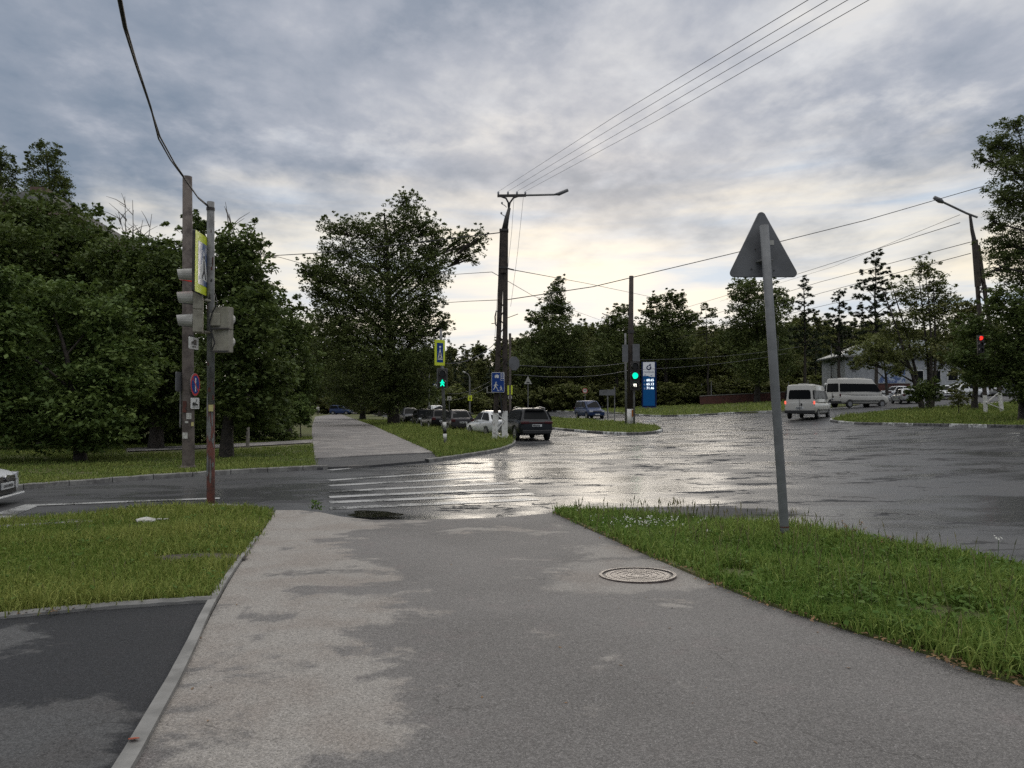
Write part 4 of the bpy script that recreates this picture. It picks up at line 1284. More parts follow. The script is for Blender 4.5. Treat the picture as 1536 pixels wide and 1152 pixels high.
# -- pines
def pine(label, u, D, vtop, vlow, wpx, seed):
    rng = np.random.default_rng(seed)
    lob = []
    n = 10
    for k in range(n):
        q = k / (n - 1)
        v = vtop + (vlow - vtop) * q
        ww = wpx * (0.16 + 0.84 * math.sin(math.pi * min(0.62, 0.08 + 0.58 * q)) ** 1.1) * rng.uniform(0.8, 1.12)
        for s_ in (-1, 1):
            for f_ in (0.32, 0.72):
                if rng.random() < 0.88:
                    lob.append((u + s_ * ww * f_ * rng.uniform(0.85, 1.1), v + rng.normal(0, 2.5) - 2 * f_, ww * 0.30, (vlow - vtop) * 0.036))
        lob.append((u + rng.normal(0, 1.5), v - 3, ww * 0.25, (vlow - vtop) * 0.05))
    px_tree('pine_tree', label, 'tree', u, D, lob, 0.42, 0.24, M['needle'], cov=5, seed=seed, asp=0.25, top=None, fork=0.45, depth=2.2, clump=0.35)


pine('tall pine with open layered branches left of the airy tree', 1315, 92, 382, 500, 40, 71)
pine('slim pine behind the triangular sign post', 1208, 100, 420, 530, 22, 72)
pine('dark pine between the slim pine and the tall pine', 1260, 96, 440, 540, 30, 73)


# -- the far wood: each tree its own object, a few shared shapes
def template(kind, seed):
    rng = np.random.default_rng(seed)
    L = []
    if kind == 'round':
        H = 13
        for k in range(11):
            q = rng.random()
            z = H * (0.28 + 0.64 * q)
            r = 1.5 + 1.5 * math.sin(math.pi * min(0.95, 0.25 + 0.75 * q))
            an = rng.uniform(0, 6.28)
            rr = rng.uniform(0.3, 1.9) * math.sin(math.pi * (0.2 + 0.75 * q))
            L.append((Vector((rr * math.cos(an), rr * math.sin(an), z)), r * 0.85, r * 0.85, r * 0.75))
    elif kind == 'tall':
        H = 17
        for k in range(11):
            q = k / 10
            z = H * (0.2 + 0.77 * q)
            r = 1.9 * math.sin(math.pi * (0.25 + 0.68 * q)) + 0.4
            L.append((Vector((rng.normal(0, 0.5), rng.normal(0, 0.5), z)), r, r, 1.3))
    elif kind == 'pine':
        H = 16
        for k in range(9):
            q = k / 8
            z = H * (0.45 + 0.53 * q)
            r = 2.6 * (1 - q) ** 0.7 + 0.4
            for s_ in range(2):
                an = rng.uniform(0, 6.28)
                L.append((Vector((r * 0.6 * math.cos(an), r * 0.6 * math.sin(an), z)), r * 0.6, r * 0.6, 0.55))
    else:
        for k in range(5):
            L.append((Vector((rng.normal(0, 0.8), rng.normal(0, 0.8), rng.uniform(0.6, 1.8))), 1.1, 1.1, 0.8))
    if kind == 'bush':
        return tree_meshes(L, 0.06, 0.26, 0.6, 6, rng, M['leafD'], M['bark'], fork=0.1)
    if kind == 'pine':
        return tree_meshes(L, 0.2, 0.5, 0.28, 4.5, rng, M['needle'], M['bark'], fork=0.45, clump=0.35)
    return tree_meshes(L, 0.22, 0.34, 0.6, 5.5, rng, M['leafD'], M['bark'], fork=0.25)


TPL = {k: template(k[:-1], 90 + i) for i, k in enumerate(('round1', 'round2', 'round3', 'tall1', 'tall2', 'pine1', 'bush1', 'bush2'))}


def wood_tree(kind, u, D, scale, rz, name, label, cat, group):
    o = thing(name, label, cat, gd(u, D, 0.0), rz, group)
    o.scale = (scale * random.uniform(0.9, 1.15), scale * random.uniform(0.9, 1.15), scale)
    tr, cr = TPL[kind]
    link('trunk', tr, o)
    link('crown', cr, o)
    return o


def skyline(u):
    """photo row of the top of the wood at column u"""
    return float(np.interp(u, [440, 560, 670, 700, 760, 800, 880, 960, 1040, 1100, 1200, 1300, 1420, 1560], [560, 540, 522, 526, 522, 500, 494, 488, 490, 486, 480, 486, 500, 480]))


hts = {'round1': 13.5, 'round2': 13.5, 'round3': 13.5, 'tall1': 17.5, 'tall2': 17.5, 'pine1': 16.3}
for row, (D0, step, drop) in enumerate(((165, 12, -6), (145, 14, 4), (126, 19, 18))):
    u = 560 + row * 9
    while u < 1500:
        D = D0 + random.uniform(-7, 7)
        uu = u + random.uniform(-6, 6)
        if not (row == 2 and uu < 660) and not (uu > 1255 and row == 2):
            kd = random.choice(('round1', 'round2', 'round3', 'tall1', 'tall2') + (('pine1',) if uu > 1080 or uu < 760 else ()))
            v = skyline(uu) + drop + random.uniform(-10, 14)
            h = (HOR - v) / FPX * D + EYE - float(G((uu - CU) / FPX * D, D))
            nm, lb = {'r': ('broadleaf_tree', 'dark rounded broadleaf tree in the wood beyond the main road'),
                      't': ('poplar_tree', 'tall narrow broadleaf tree in the wood beyond the main road'),
                      'p': ('pine_tree', 'pine standing among broadleaf trees in the wood beyond the road')}[kd[0]]
            wood_tree(kd, uu, D, h / hts[kd], random.uniform(0, 6.28), nm, lb, 'tree', {'r': 'rounded trees of the far wood', 't': 'narrow trees of the far wood', 'p': 'pines of the far wood'}[kd[0]])
        u += step * random.uniform(0.8, 1.2)
for D0, ua, ub, st_, sc0 in ((116, 640, 1300, 11, 1.5), (150, 470, 1500, 13, 2.3), (178, 440, 1540, 15, 3.0)):
    u = ua
    while u < ub:
        D = D0 + random.uniform(-4, 5)
        wood_tree(random.choice(('bush1', 'bush2')), u, D, sc0 * random.uniform(0.75, 1.3), random.uniform(0, 6), 'shrub', 'dark bush along the foot of the wood beyond the road', 'bush', 'bushes at the foot of the far wood')
        u += st_ * random.uniform(0.8, 1.25)


# ------------------------------------------------------------------ poles, masts, signs, signals
def disc_y(mb, cx, cz, r, y0, y1, n=20):
    mb.prism(circ(cx, cz, r, n=n), y0, y1)


PED = [(0.0, 0.86, 0.02, 0.80), ]


def pedestrian(mb, s, y, flip=1, ox=0.0, oz=0.0):
    """white walking figure, height s, facing -y, layered so that no faces are coplanar"""
    P_ = [capsule(0.02, 0.74, -0.02, 0.46, 0.085), capsule(-0.03, 0.46, 0.14, 0.24, 0.055), capsule(0.14, 0.24, 0.22, 0.03, 0.045), capsule(-0.03, 0.46, -0.12, 0.24, 0.055), capsule(-0.12, 0.24, -0.26, 0.03, 0.045),
          capsule(0.03, 0.74, -0.17, 0.56, 0.038), capsule(-0.17, 0.56, -0.2, 0.42, 0.034), capsule(0.03, 0.74, 0.18, 0.58, 0.038), capsule(0.18, 0.58, 0.27, 0.53, 0.034), circ(0.05, 0.92, 0.08, n=10)]
    for i, pl in enumerate(P_):
        mb.prism([(ox + flip * x * s, oz + z * s) for x, z in pl], y, y - 0.002 - 0.0005 * i)


def zone(o, name, mats, fn, **kw):
    mb = MB()
    fn(mb)
    return mb.build(name, mats, o, **kw)


def signal_head(parent, secs, size, mhouse, mvis, lit, matrix, depf=0.4, visl=0.72, wf=1.0):
    """secs sections stacked downwards from the top; local face towards -y; lit = {index: material}"""
    dep = size * depf
    mb = MB()
    mb.M = matrix
    for i in range(secs):
        z = -i * size * 1.06
        mb.prism(rrect(-size / 2 * wf, z - size * 0.525, size / 2 * wf, z + size * 0.525, size * 0.04), 0, dep)
    h = mb.build('signal_housing', mhouse, parent)
    for i in range(secs):
        z = -i * size * 1.06
        mb = MB()
        mb.M = matrix
        disc_y(mb, 0, z, size * 0.36, -0.008, 0.01)
        if i in lit and lit[i][1] == 'disc':
            mb.build('lens', lit[i][0], parent)
        else:
            mb.build('lens', M['lensoff'], parent)
            if i in lit:
                mb = MB()
                mb.M = matrix
                lit[i][1](mb, z)
                mb.build('lit_symbol', lit[i][0], parent)
        # visor: open half cone
        mb = MB()
        mb.M = matrix
        r0, r1, L = size * 0.44 * wf, size * 0.34 * wf, size * visl
        vs, fs = [], []
        n = 14
        for k in range(n):
            a = R(-50 + 280 * k / (n - 1))
            up = math.sin(a)
            ln = L * (0.93 + 0.07 * up)
            for (rr, yy) in ((r0, 0), (r1, -ln), (r1 - 0.012, -ln), (r0 - 0.012, 0)):
                vs.append((rr * math.cos(a), yy, z + rr * math.sin(a)))
        for k in range(n - 1):
            for q in range(4):
                fs.append((k * 4 + q, k * 4 + (q + 1) % 4, k * 4 + 4 + (q + 1) % 4, k * 4 + 4 + q))
        mb.add(vs, fs)
        mb.build('visor', mvis, parent, smooth=False)
    return h


def face_matrix(pos, yaw):
    """matrix whose local -y looks along the compass yaw (0 = towards the camera, +90 = towards +x)"""
    return Matrix.Translation(pos) @ Matrix.Rotation(yaw, 4, 'Z')


# ---- concrete pole at left with the no-parking sign
D = 22.6
base = gd(284, D, 0.08)
o = thing('utility_pole', 'weathered concrete pole with pasted notices on the far left verge', 'pole', base)
tp = at(281, 265, D) - base
zone(o, 'shaft', M['concrete'], lambda mb: mb.tube([(0, 0, -0.3), (0, 0, 0), tp * 0.5, tp], [0.19, 0.185, 0.165, 0.14], 14), smooth=True)
zone(o, 'foot', M['concrete'], lambda mb: mb.tube([(0, 0, -0.2), (0, 0, 0.03), (0, 0, 0.10)], [0.30, 0.28, 0.2], 10))
for (u, v, w_, h_, mm) in ((281, 653, 9, 9, 'paper'), (284, 633, 5, 3, 'paper'), (287, 624, 7, 9, 'paper'), (291, 636, 4, 6, 'ypaper'), (280, 610, 8, 17, 'rust')):
    q = at(u, v, D) - base
    r_ = 0.19
    a0 = math.asin(max(-0.95, min(0.95, q.x / r_)))
    dw = w_ * D / FPX / r_ / 2
    mb = MB()
    vs, fs = [], []
    for k in range(5):
        a = a0 + dw * (k / 2 - 1)
        for zz in (q.z - h_ * D / FPX / 2, q.z + h_ * D / FPX / 2):
            for rr in (r_ + 0.001, r_ + 0.006):
                vs.append((rr * math.sin(a), -rr * math.cos(a), zz))
    for k in range(4):
        b_ = k * 4
        fs += [(b_ + 1, b_ + 5, b_ + 7, b_ + 3), (b_, b_ + 2, b_ + 6, b_ + 4), (b_, b_ + 4, b_ + 5, b_ + 1), (b_ + 2, b_ + 3, b_ + 7, b_ + 6)]
    mb.add(vs, fs)
    mb.build('notice', M[mm], o)

YAW = R(91)
c = at(293, 577, D) - base
so = thing('no_parking_sign', 'round blue no parking sign with red rim strapped to the concrete pole', 'sign', base + c, YAW)
rr = 17.3 * D / FPX
zone(so, 'disc_back', M['sigmetal'], lambda mb: disc_y(mb, 0, 0, rr, 0.0, 0.02, 28))
zone(so, 'rim', M['red'], lambda mb: disc_y(mb, 0, 0, rr * 0.97, -0.004, 0.005, 28))
zone(so, 'face', M['blue'], lambda mb: disc_y(mb, 0, 0, rr * 0.78, -0.007, 0.0, 28))
zone(so, 'bar', M['white'], lambda mb: mb.prism([(-0.035, -rr * 0.6), (0.035, -rr * 0.6), (0.035, rr * 0.6), (-0.035, rr * 0.6)], -0.0095, 0))
zone(so, 'diagonal', M['red'], lambda mb: mb.prism(capsule(-rr * 0.55, rr * 0.55, rr * 0.55, -rr * 0.55, 0.022), -0.012, 0))
zone(so, 'strap', M['blackm'], lambda mb: (mb.box((0, 0.12, 0.15), (0.02, 0.24, 0.02)), mb.box((0, 0.12, -0.15), (0.02, 0.24, 0.02))))
c = at(293, 605, D) - base
so = thing('tow_truck_plate', 'small white tow truck plate under the round blue sign', 'sign', base + c, YAW)
zone(so, 'board', M['white'], lambda mb: mb.prism(rrect(-0.3, -0.17, 0.3, 0.17, 0.03), 0, 0.02))
zone(so, 'symbol', M['black'], lambda mb: (mb.prism([(-0.22, -0.07), (-0.02, -0.07), (-0.02, 0.0), (-0.12, 0.05), (-0.22, 0.0)], -0.004, 0.005), mb.prism([(0.0, -0.07), (0.2, -0.07), (0.2, -0.03), (0.03, 0.0), (0.14, 0.12), (0.10, 0.13), (0.0, 0.02)], -0.005, 0.005), mb.prism([(-0.25, -0.12), (0.25, -0.12), (0.25, -0.105), (-0.25, -0.105)], -0.003, 0.005)))
mb = MB()
mb.box((0, 0.12, 0.0), (0.02, 0.24, 0.02))
mb.build('strap', M['blackm'], so)
c = at(273.5, 585, D) - base
so = thing('sign_board', 'grey sign seen edge on at the left of the concrete pole', 'sign', base + Vector((c.x, 0, c.z)), R(84))
zone(so, 'board', M['sigmetal'], lambda mb: mb.prism(rrect(-0.35, -0.05, 0.35, 0.55, 0.05), 0, 0.025))
zone(so, 'post', M['greypaint'], lambda mb: mb.tube([(0, 0.05, -1.15), (0, 0.05, 0.5)], 0.03, 8))
zone(so, 'strap', M['blackm'], lambda mb: (mb.box((0, -0.06, 0.3), (0.02, 0.12, 0.02)), mb.box((0, -0.06, 0.05), (0.02, 0.12, 0.02))))

# ---- rusty metal pole with the signals
D = 13.75
base = gd(318, D, 0.06)
o = thing('signal_pole', 'steel pole, grey above and rusty red below, on the near left grass', 'pole', base)
s = D / FPX
tp = at(316, 303, D) - base
zsplit = (762 - 612) * s
rad = 5.4 * s
zone(o, 'painted_shaft', M['greypaint'], lambda mb: mb.tube([(tp.x * zsplit / tp.z, 0, zsplit - 0.02), tp], [rad, rad], 16), smooth=True)
zone(o, 'rusty_shaft', M['rust'], lambda mb: mb.tube([(0, 0, -0.3), (0, 0, 0), (tp.x * zsplit / tp.z, 0, zsplit)], [rad * 1.12, rad * 1.10, rad * 1.04], 16), smooth=True)
# ragged tongues of rust and remaining grey flakes
for k in range(26):
    z0 = random.uniform(0.3, 1.0) * zsplit if k < 12 else zsplit + random.uniform(0.0, 3.4)
    a = random.uniform(-0.9, 1.2)
    mm, rr = (M['greypaint'], rad * 1.10) if (k < 12) else (M['rust'] if random.random() < 0.5 else M['blackm'], rad * 1.0)
    hgt = random.uniform(0.03, 0.14) if k > 12 else random.uniform(0.05, 0.35)
    mb = MB()
    vs = []
    n = 7
    ww = random.uniform(0.15, 0.5) * (0.6 if k > 12 else 1)
    for q in range(n):
        an = 2 * math.pi * q / n
        vs.append((a + ww * math.cos(an) * random.uniform(.6, 1.2), z0 + hgt * math.sin(an) * random.uniform(.6, 1.2)))
    lean = lambda z: tp.x * z / tp.z
    mb.add([((rr + 0.003) * math.sin(x) + lean(z), -(rr + 0.003) * math.cos(x), z) for x, z in vs] + [((rr - 0.01) * math.sin(x) + lean(z), -(rr - 0.01) * math.cos(x), z) for x, z in vs], [tuple(range(n))] + [(q, q + n, (q + 1) % n + n, (q + 1) % n) for q in range(n)])
    mb.build('paint_flake', mm, o)
q = at(318, 612, D) - base
zone(o, 'tag_plate', M['ypaper'], lambda mb: mb.box((q.x + 0.01, -rad - 0.006, q.z), (0.085, 0.012, 0.125)))
zone(o, 'top_clamp', M['blackm'], lambda mb: mb.tube([(tp.x, 0, tp.z - 0.16), (tp.x, 0, tp.z - 0.11)], rad * 1.15, 14))

# yellow crossing sign, seen nearly edge on
c_near, c_far = at(293, 390, 13.1), at(316, 404, 13.95)
mid = (c_near + c_far) / 2
dirv = (c_far - c_near)
yaw = math.atan2(dirv.y, dirv.x)
so = thing('crossing_sign', 'large yellow framed pedestrian crossing sign seen almost edge on', 'sign', (mid.x, mid.y, mid.z), yaw)
hw, hh = 0.45, 0.56
zone(so, 'backing', M['blackm'], lambda mb: mb.prism(rrect(-hw, -hh, hw, hh, 0.03), 0.0, 0.05))
zone(so, 'yellow_face', M['yellow'], lambda mb: mb.prism(rrect(-hw + .008, -hh + .008, hw - .008, hh - .008, 0.03), -0.004, 0.02))
zone(so, 'blue_face', M['sblue'], lambda mb: mb.prism(rrect(-hw * .66, -hh * .70, hw * .66, hh * .70, 0.02), -0.008, 0.01))
zone(so, 'triangle', M['white'], lambda mb: mb.prism([(-hw * .56, -hh * .52), (hw * .56, -hh * .52), (0, hh * .45)], -0.011, 0.0))
zone(so, 'figure', M['black'], lambda mb: (mb.prism(capsule(0.0, 0.05, 0.02, -0.1, 0.03), -0.014, 0), mb.prism(capsule(0.02, -0.1, 0.1, -0.25, 0.022), -0.0145, 0), mb.prism(capsule(0.02, -0.1, -0.08, -0.25, 0.022), -0.015, 0), mb.prism(circ(0, 0.13, 0.035, n=10), -0.0155, 0)))
zone(so, 'bracket', M['blackm'], lambda mb: (mb.box((0.15, 0.10, 0.3), (0.04, 0.12, 0.03)), mb.box((0.15, 0.10, -0.3), (0.04, 0.12, 0.03))))

# three-lamp vehicle signal pointing left
so = thing('traffic_light', 'beige three lamp vehicle signal pointing left, red lit, on the rusty pole', 'traffic light', base)
top = at(291, 414, 13.6) - base
sz = 0.40
mtx = face_matrix(Vector((top.x + 0.0, top.y, top.z)), R(-71))
signal_head(so, 3, sz, M['beige'], M['visor'], {0: (M['redlamp'], 'disc')}, mtx, wf=0.8)
zone(so, 'bracket', M['beige'], lambda mb: (mb.tube([(top.x + 0.2, top.y, top.z - 1.05), (rad * 0.5 + tp.x * .5, 0, top.z - 1.05)], 0.03, 8), mb.tube([(top.x + 0.2, top.y, top.z - 0.45), (rad * 0.5 + tp.x * .5, 0, top.z - 0.45)], 0.025, 8)))
c = at(291, 515, 13.5) - base
so = thing('camera_plate', 'small white plate with a black camera symbol below the three lamp signal', 'sign', base + c, R(88))
zone(so, 'board', M['white'], lambda mb: mb.prism(rrect(-0.18, -0.11, 0.18, 0.11, 0.02), 0, 0.015))
zone(so, 'symbol', M['black'], lambda mb: (mb.prism([(-0.02, -0.03), (0.1, -0.03), (0.1, 0.07), (-0.02, 0.07)], -0.004, 0.005), mb.prism([(-0.1, -0.03), (-0.03, 0.0), (-0.03, 0.04), (-0.1, 0.02)], -0.005, 0.005), mb.prism([(-0.06, -0.075), (0.08, -0.075), (0.08, -0.055), (-0.06, -0.055)], -0.0045, 0.005)))
zone(so, 'bracket', M['blackm'], lambda mb: mb.box((0.0, 0.05, 0.12), (0.02, 0.1, 0.06)))
# pedestrian signal seen from behind
so = thing('pedestrian_signal', 'beige two lamp pedestrian signal seen from behind on the rusty pole', 'traffic light', base)
c = at(343, 480, 13.85) - base
mtx = face_matrix(Vector((c.x, c.y - 0.15, c.z)), R(168))
signal_head(so, 2, 0.40, M['beige'], M['visor'], {}, mtx, visl=0.4, wf=0.82)
c2 = at(323, 480, 13.6) - base
zone(so, 'terminal_box', M['beige'], lambda mb: mb.box((c2.x + 0.02, c2.y, c2.z), (0.2, 0.16, 0.24)), bevel=0.02)
for dz_ in (0.2, 0.62):
    zone(so, 'clamp', M['blackm'], lambda mb: mb.box((c.x - 0.02, c.y - 0.34, c.z - dz_), (0.32, 0.05, 0.03)))
zone(so, 'bracket', M['blackm'], lambda mb: mb.box((0.1, -0.03, c.z - 0.2), (0.3, 0.04, 0.04)))
cabpts = [at(u, v, 13.5) - base for u, v in ((322, 440), (326, 455), (318, 470), (314, 485), (318, 500), (322, 515), (318, 525))]
zone(so, 'cable', M['cable'], lambda mb: mb.tube(cabpts, 0.012, 6))

# ---- triangular sign seen from behind
base = gp(1178, 811, 0.07)
D = base.y
s = D / FPX
ptop = at(1146, 338, D * 0.995) - base
o = thing('warning_sign', 'grey triangular sign seen from behind on a leaning post in the right verge', 'sign', base)
rp = 6.7 * s
zone(o, 'post', M['signpole'], lambda mb: mb.tube([(-ptop.x * 0.03, 0, -0.3), (0, 0, 0), ptop * 0.5, ptop], [rp, rp, rp, rp], 18), smooth=True)
zone(o, 'footing', M['earth'], lambda mb: mb.tube([(0, 0, -0.1), (0, 0, 0.02), (0, 0, 0.035)], [0.16, 0.13, 0.07], 12))
for zq in (0.55, 1.05):
    zone(o, 'rust_ring', M['rust'], lambda mb: mb.tube([ptop * (zq / 10) * 0.4 + Vector((0, 0, 0)), ptop * (zq / 10) * 0.4 + Vector((0, 0, 0.018))], rp * 1.02, 16))
for (su, sv) in ((1136, 372), (1156, 378), (1130, 402), (1164, 404)):
    sq = at(su, sv, D) - base
    zone(o, 'bolt', M['blackm'], lambda mb: mb.tube([(sq.x, 0.066, sq.z), (sq.x, 0.076, sq.z)], 0.009, 8))
yb = 0.075
tri = [at(u, v, D + yb) - base for u, v in ((1142, 312), (1199, 415), (1092.5, 415))]
tc_ = sum(tri, Vector()) / 3
out = []
for i in range(3):
    p_ = tri[i]
    a = (tri[i - 1] - p_).normalized()
    b = (tri[(i + 1) % 3] - p_).normalized()
    rad_ = 0.045
    half = math.acos(max(-1, min(1, a.dot(b)))) / 2
    cen = p_ + (a + b).normalized() * rad_ / math.sin(half)
    s0 = (p_ + a * rad_ / math.tan(half)) - cen
    s1 = (p_ + b * rad_ / math.tan(half)) - cen
    a0, a1 = math.atan2(s0.z, s0.x), math.atan2(s1.z, s1.x)
    dlt = (a1 - a0 + math.pi) % (2 * math.pi) - math.pi
    for k in range(7):
        an = a0 + dlt * k / 6
        out.append((cen.x + rad_ * math.cos(an), cen.z + rad_ * math.sin(an)))
y0 = yb
zone(o, 'sign_plate', M['sigmetal'], lambda mb: mb.prism(out, y0, y0 + 0.004))
inner = [(tc_.x + (x - tc_.x) * 0.985, tc_.z + (z - tc_.z) * 0.985) for x, z in out]
zone(o, 'rolled_edge', M['sigmetal'], lambda mb: [mb.tube([(x0, y0 + 0.012, z0), (x1, y0 + 0.012, z1)], 0.012, 6) for (x0, z0), (x1, z1) in zip(inner, inner[1:] + inner[:1])], smooth=True)
zone(o, 'front_face', M['white'], lambda mb: mb.prism(inner, y0 + 0.008, y0 + 0.02))
st = at(1159, 362, D) - base
zone(o, 'sticker', M['visor'], lambda mb: mb.box((st.x, y0 - 0.001, st.z), (0.085, 0.004, 0.06)))
cl = at(1148, 391, D) - base
zone(o, 'clamp', M['greypaint'], lambda mb: mb.tube([(cl.x - 0.02, 0, cl.z - 0.012), (cl.x - 0.02, 0, cl.z + 0.012)], rp * 1.08, 16))
zone(o, 'clamp_bolt', M['greypaint'], lambda mb: mb.tube([(cl.x + rp * 0.8, -0.02, cl.z), (cl.x + rp + 0.035, -0.02, cl.z)], 0.01, 6))
zone(o, 'bracket', M['greypaint'], lambda mb: mb.box((cl.x - 0.02, 0.05, cl.z), (0.16, 0.05, 0.02)))

# ---- manhole cover
c = gp(956.5, 871)
zc_ = float(G(c.x, c.y)) + 0.045
o = thing('manhole_cover', 'round wet cast iron manhole cover with ring ribs in the footpath', 'manhole', (c.x, c.y, zc_))
sl = (float(G(c.x, c.y + 0.4)) - float(G(c.x, c.y - 0.4))) / 0.8
slx = (float(G(c.x + 0.4, c.y)) - float(G(c.x - 0.4, c.y))) / 0.8
o.rotation_euler = (math.atan(sl), -math.atan(slx), R(20))


def ring(mb, r0, r1, z0, z1, n=48):
    vs, fs = [], []
    for k in range(n):
        a = 2 * math.pi * k / n
        for r_, z_ in ((r0, z0), (r0, z1), (r1, z1), (r1, z0)):
            vs.append((r_ * math.cos(a), r_ * math.sin(a), z_))
    for k in range(n):
        for q in range(4):
            fs.append((k * 4 + q, k * 4 + (q + 1) % 4, ((k + 1) % n) * 4 + (q + 1) % 4, ((k + 1) % n) * 4 + q))
    mb.add(vs, fs)


RM = 0.375
zone(o, 'frame', M['iron'], lambda mb: ring(mb, RM * 0.925, RM, -0.05, 0.020))
zone(o, 'gap', M['irondark'], lambda mb: ring(mb, RM * 0.85, RM * 0.93, -0.05, 0.010))
zone(o, 'lid', M['iron'], lambda mb: mb.tube([(0, 0, -0.03), (0, 0, 0.009)], RM * 0.885, 48))
for q in (0.84, 0.68, 0.5, 0.3):
    zone(o, 'rib', M['iron'], lambda mb: ring(mb, RM * (q - 0.12), RM * q, 0.0, 0.0125))

# ---- lattice mast in the middle
D = 35.5
base = gd(749.5, D, 0.08)
s = D / FPX
L_ = lambda u, v, dy=0.0: at(u, v, D + dy) - base
o = thing('lattice_mast', 'brown lattice power mast with whitewashed feet and lamp arm in the centre', 'mast', base)
la, lb = L_(742, 663), L_(757, 659)
ta, tb = L_(754, 345), L_(758.5, 345)
f_ = (663 - 620) / (663 - 345)
zone(o, 'leg', M['brownwood'], lambda mb: mb.bar(la.lerp(ta, f_), ta, 0.16, 0.24))
zone(o, 'leg', M['brownwood'], lambda mb: mb.bar(lb.lerp(tb, f_), tb, 0.16, 0.24))
zone(o, 'whitewashed_foot', M['whitewash'], lambda mb: mb.bar(la - Vector((0, 0, 0.3)), la.lerp(ta, f_), 0.23, 0.28))
zone(o, 'whitewashed_foot', M['whitewash'], lambda mb: mb.bar(lb - Vector((0, 0, 0.3)), lb.lerp(tb, f_), 0.23, 0.28))


def lacing(mb, q0, q1, n, ph=0):
    for k in range(n):
        a, b = q0 + (q1 - q0) * k / n, q0 + (q1 - q0) * (k + 1) / n
        p_, r_ = (la.lerp(ta, a), lb.lerp(tb, b)) if (k + ph) % 2 else (lb.lerp(tb, a), la.lerp(ta, b))
        mb.bar(p_ + Vector((0, -0.1, 0)), r_ + Vector((0, -0.1, 0)), 0.07, 0.05)


zone(o, 'lattice_bracing', M['whitewash'], lambda mb: lacing(mb, 0.0, f_, 3))
zone(o, 'lattice_bracing', M['brownwood'], lambda mb: lacing(mb, f_, 0.66, 13))
zone(o, 'upper_shaft', M['brownwood'], lambda mb: mb.bar(L_(755.2, 410), L_(756.3, 346), 0.34, 0.3))
zone(o, 'cap', M['blackm'], lambda mb: mb.box(L_(756, 346), (0.44, 0.44, 0.10)))
zone(o, 'collar', M['blackm'], lambda mb: mb.box(L_(755.5, 402), (0.42, 0.40, 0.10)))
zone(o, 'top_tube', M['blackm'], lambda mb: mb.tube([L_(757, 345), L_(760, 328), L_(764, 312)], [0.16, 0.12, 0.075], 10), smooth=True)
zone(o, 'curved_support', M['blackm'], lambda mb: (mb.tube([L_(763, 314), L_(762.5, 304), L_(759, 297.5), L_(751, 294.5)], 0.045, 8), mb.tube([L_(763, 314), L_(765, 304), L_(770, 297), L_(778, 294)], 0.045, 8)), smooth=True)
zone(o, 'crossarm', M['blackm'], lambda mb: mb.bar(L_(746, 293.8), L_(789, 293.2), 0.10, 0.12))
for u in (747.5, 762, 775.5, 788):
    zone(o, 'insulator', M['rim'], lambda mb: mb.tube([L_(u, 292), L_(u, 290), L_(u, 288.5), L_(u, 287)], [0.03, 0.05, 0.05, 0.03], 8))
zone(o, 'lamp_arm', M['greypaint'], lambda mb: mb.tube([L_(788, 293), L_(830, 292), L_(836, 291.5)], 0.05, 8))
zone(o, 'lamp_head', M['sigmetal'], lambda mb: (mb.tube([L_(833, 291.5), L_(838, 291), L_(852, 285)], [0.05, 0.09, 0.08], 8),), smooth=True)
for (u0, v0, u1, v1) in ((757, 308, 753, 303), (757, 324, 752, 318)):
    zone(o, 'hook_insulator', M['rim'], lambda mb: (mb.tube([L_(760, v0 + 3), L_(u0, v0), L_(u1, v1 + 3)], 0.02, 6), mb.tube([L_(u1, v1 + 3), L_(u1, v1 + 1), L_(u1, v1)], [0.04, 0.05, 0.03], 8)))
zone(o, 'side_arm', M['blackm'], lambda mb: mb.bar(L_(758, 402), L_(771, 405), 0.06, 0.06))
zone(o, 'cable_loop', M['cable'], lambda mb: mb.tube([L_(748, 470), L_(744.5, 466), L_(742.5, 475), L_(743, 486), L_(747, 491)], 0.035, 6))
zone(o, 'side_lamp_arm', M['greypaint'], lambda mb: mb.bar(L_(758, 478), L_(777, 471), 0.03, 0.03))
zone(o, 'small_bracket', M['blackm'], lambda mb: mb.bar(L_(748, 484), L_(737, 485.5), 0.03, 0.03))
for (pa, pb) in (((750, 347), (742, 510)), ((771, 296), (762, 400)), ((785, 296), (766, 460))):
    zone(o, 'drop_wire', M['wiregrey'], lambda mb: mb.tube([L_(*pa, -0.2), L_((pa[0] + pb[0]) / 2 + 1, (pa[1] + pb[1]) / 2, -0.25), L_(*pb, -0.2)], 0.008, 5))
zone(o, 'junction_cable', M['cable'], lambda mb: mb.tube([L_(753, 620, -0.2), L_(751, 600, -0.25), L_(749, 580, -0.2)], 0.05, 6))

# blue living-zone sign strapped to the mast
c = at(747, 573.5, D - 0.30)
so = thing('living_zone_sign', 'blue residential zone sign with walking figure and house, on the mast', 'sign', c)
hw, hh = 9.6 * s, 15 * s
zone(so, 'board', M['white'], lambda mb: mb.prism(rrect(-hw, -hh, hw, hh, 0.04), 0, 0.025))
zone(so, 'face', M['blue'], lambda mb: mb.prism(rrect(-hw * .94, -hh * .955, hw * .94, hh * .955, 0.03), -0.005, 0.01))
zone(so, 'walking_figure', M['white'], lambda mb: pedestrian(mb, hh * 0.78, -0.006, 1, -hw * 0.36, -hh * 0.72))
zone(so, 'playing_child', M['white'], lambda mb: pedestrian(mb, hh * 0.50, -0.006, -1, hw * 0.48, -hh * 0.84))
zone(so, 'ball', M['white'], lambda mb: mb.prism(circ(hw * 0.02, -hh * 0.80, 0.03, n=10), -0.009, 0))
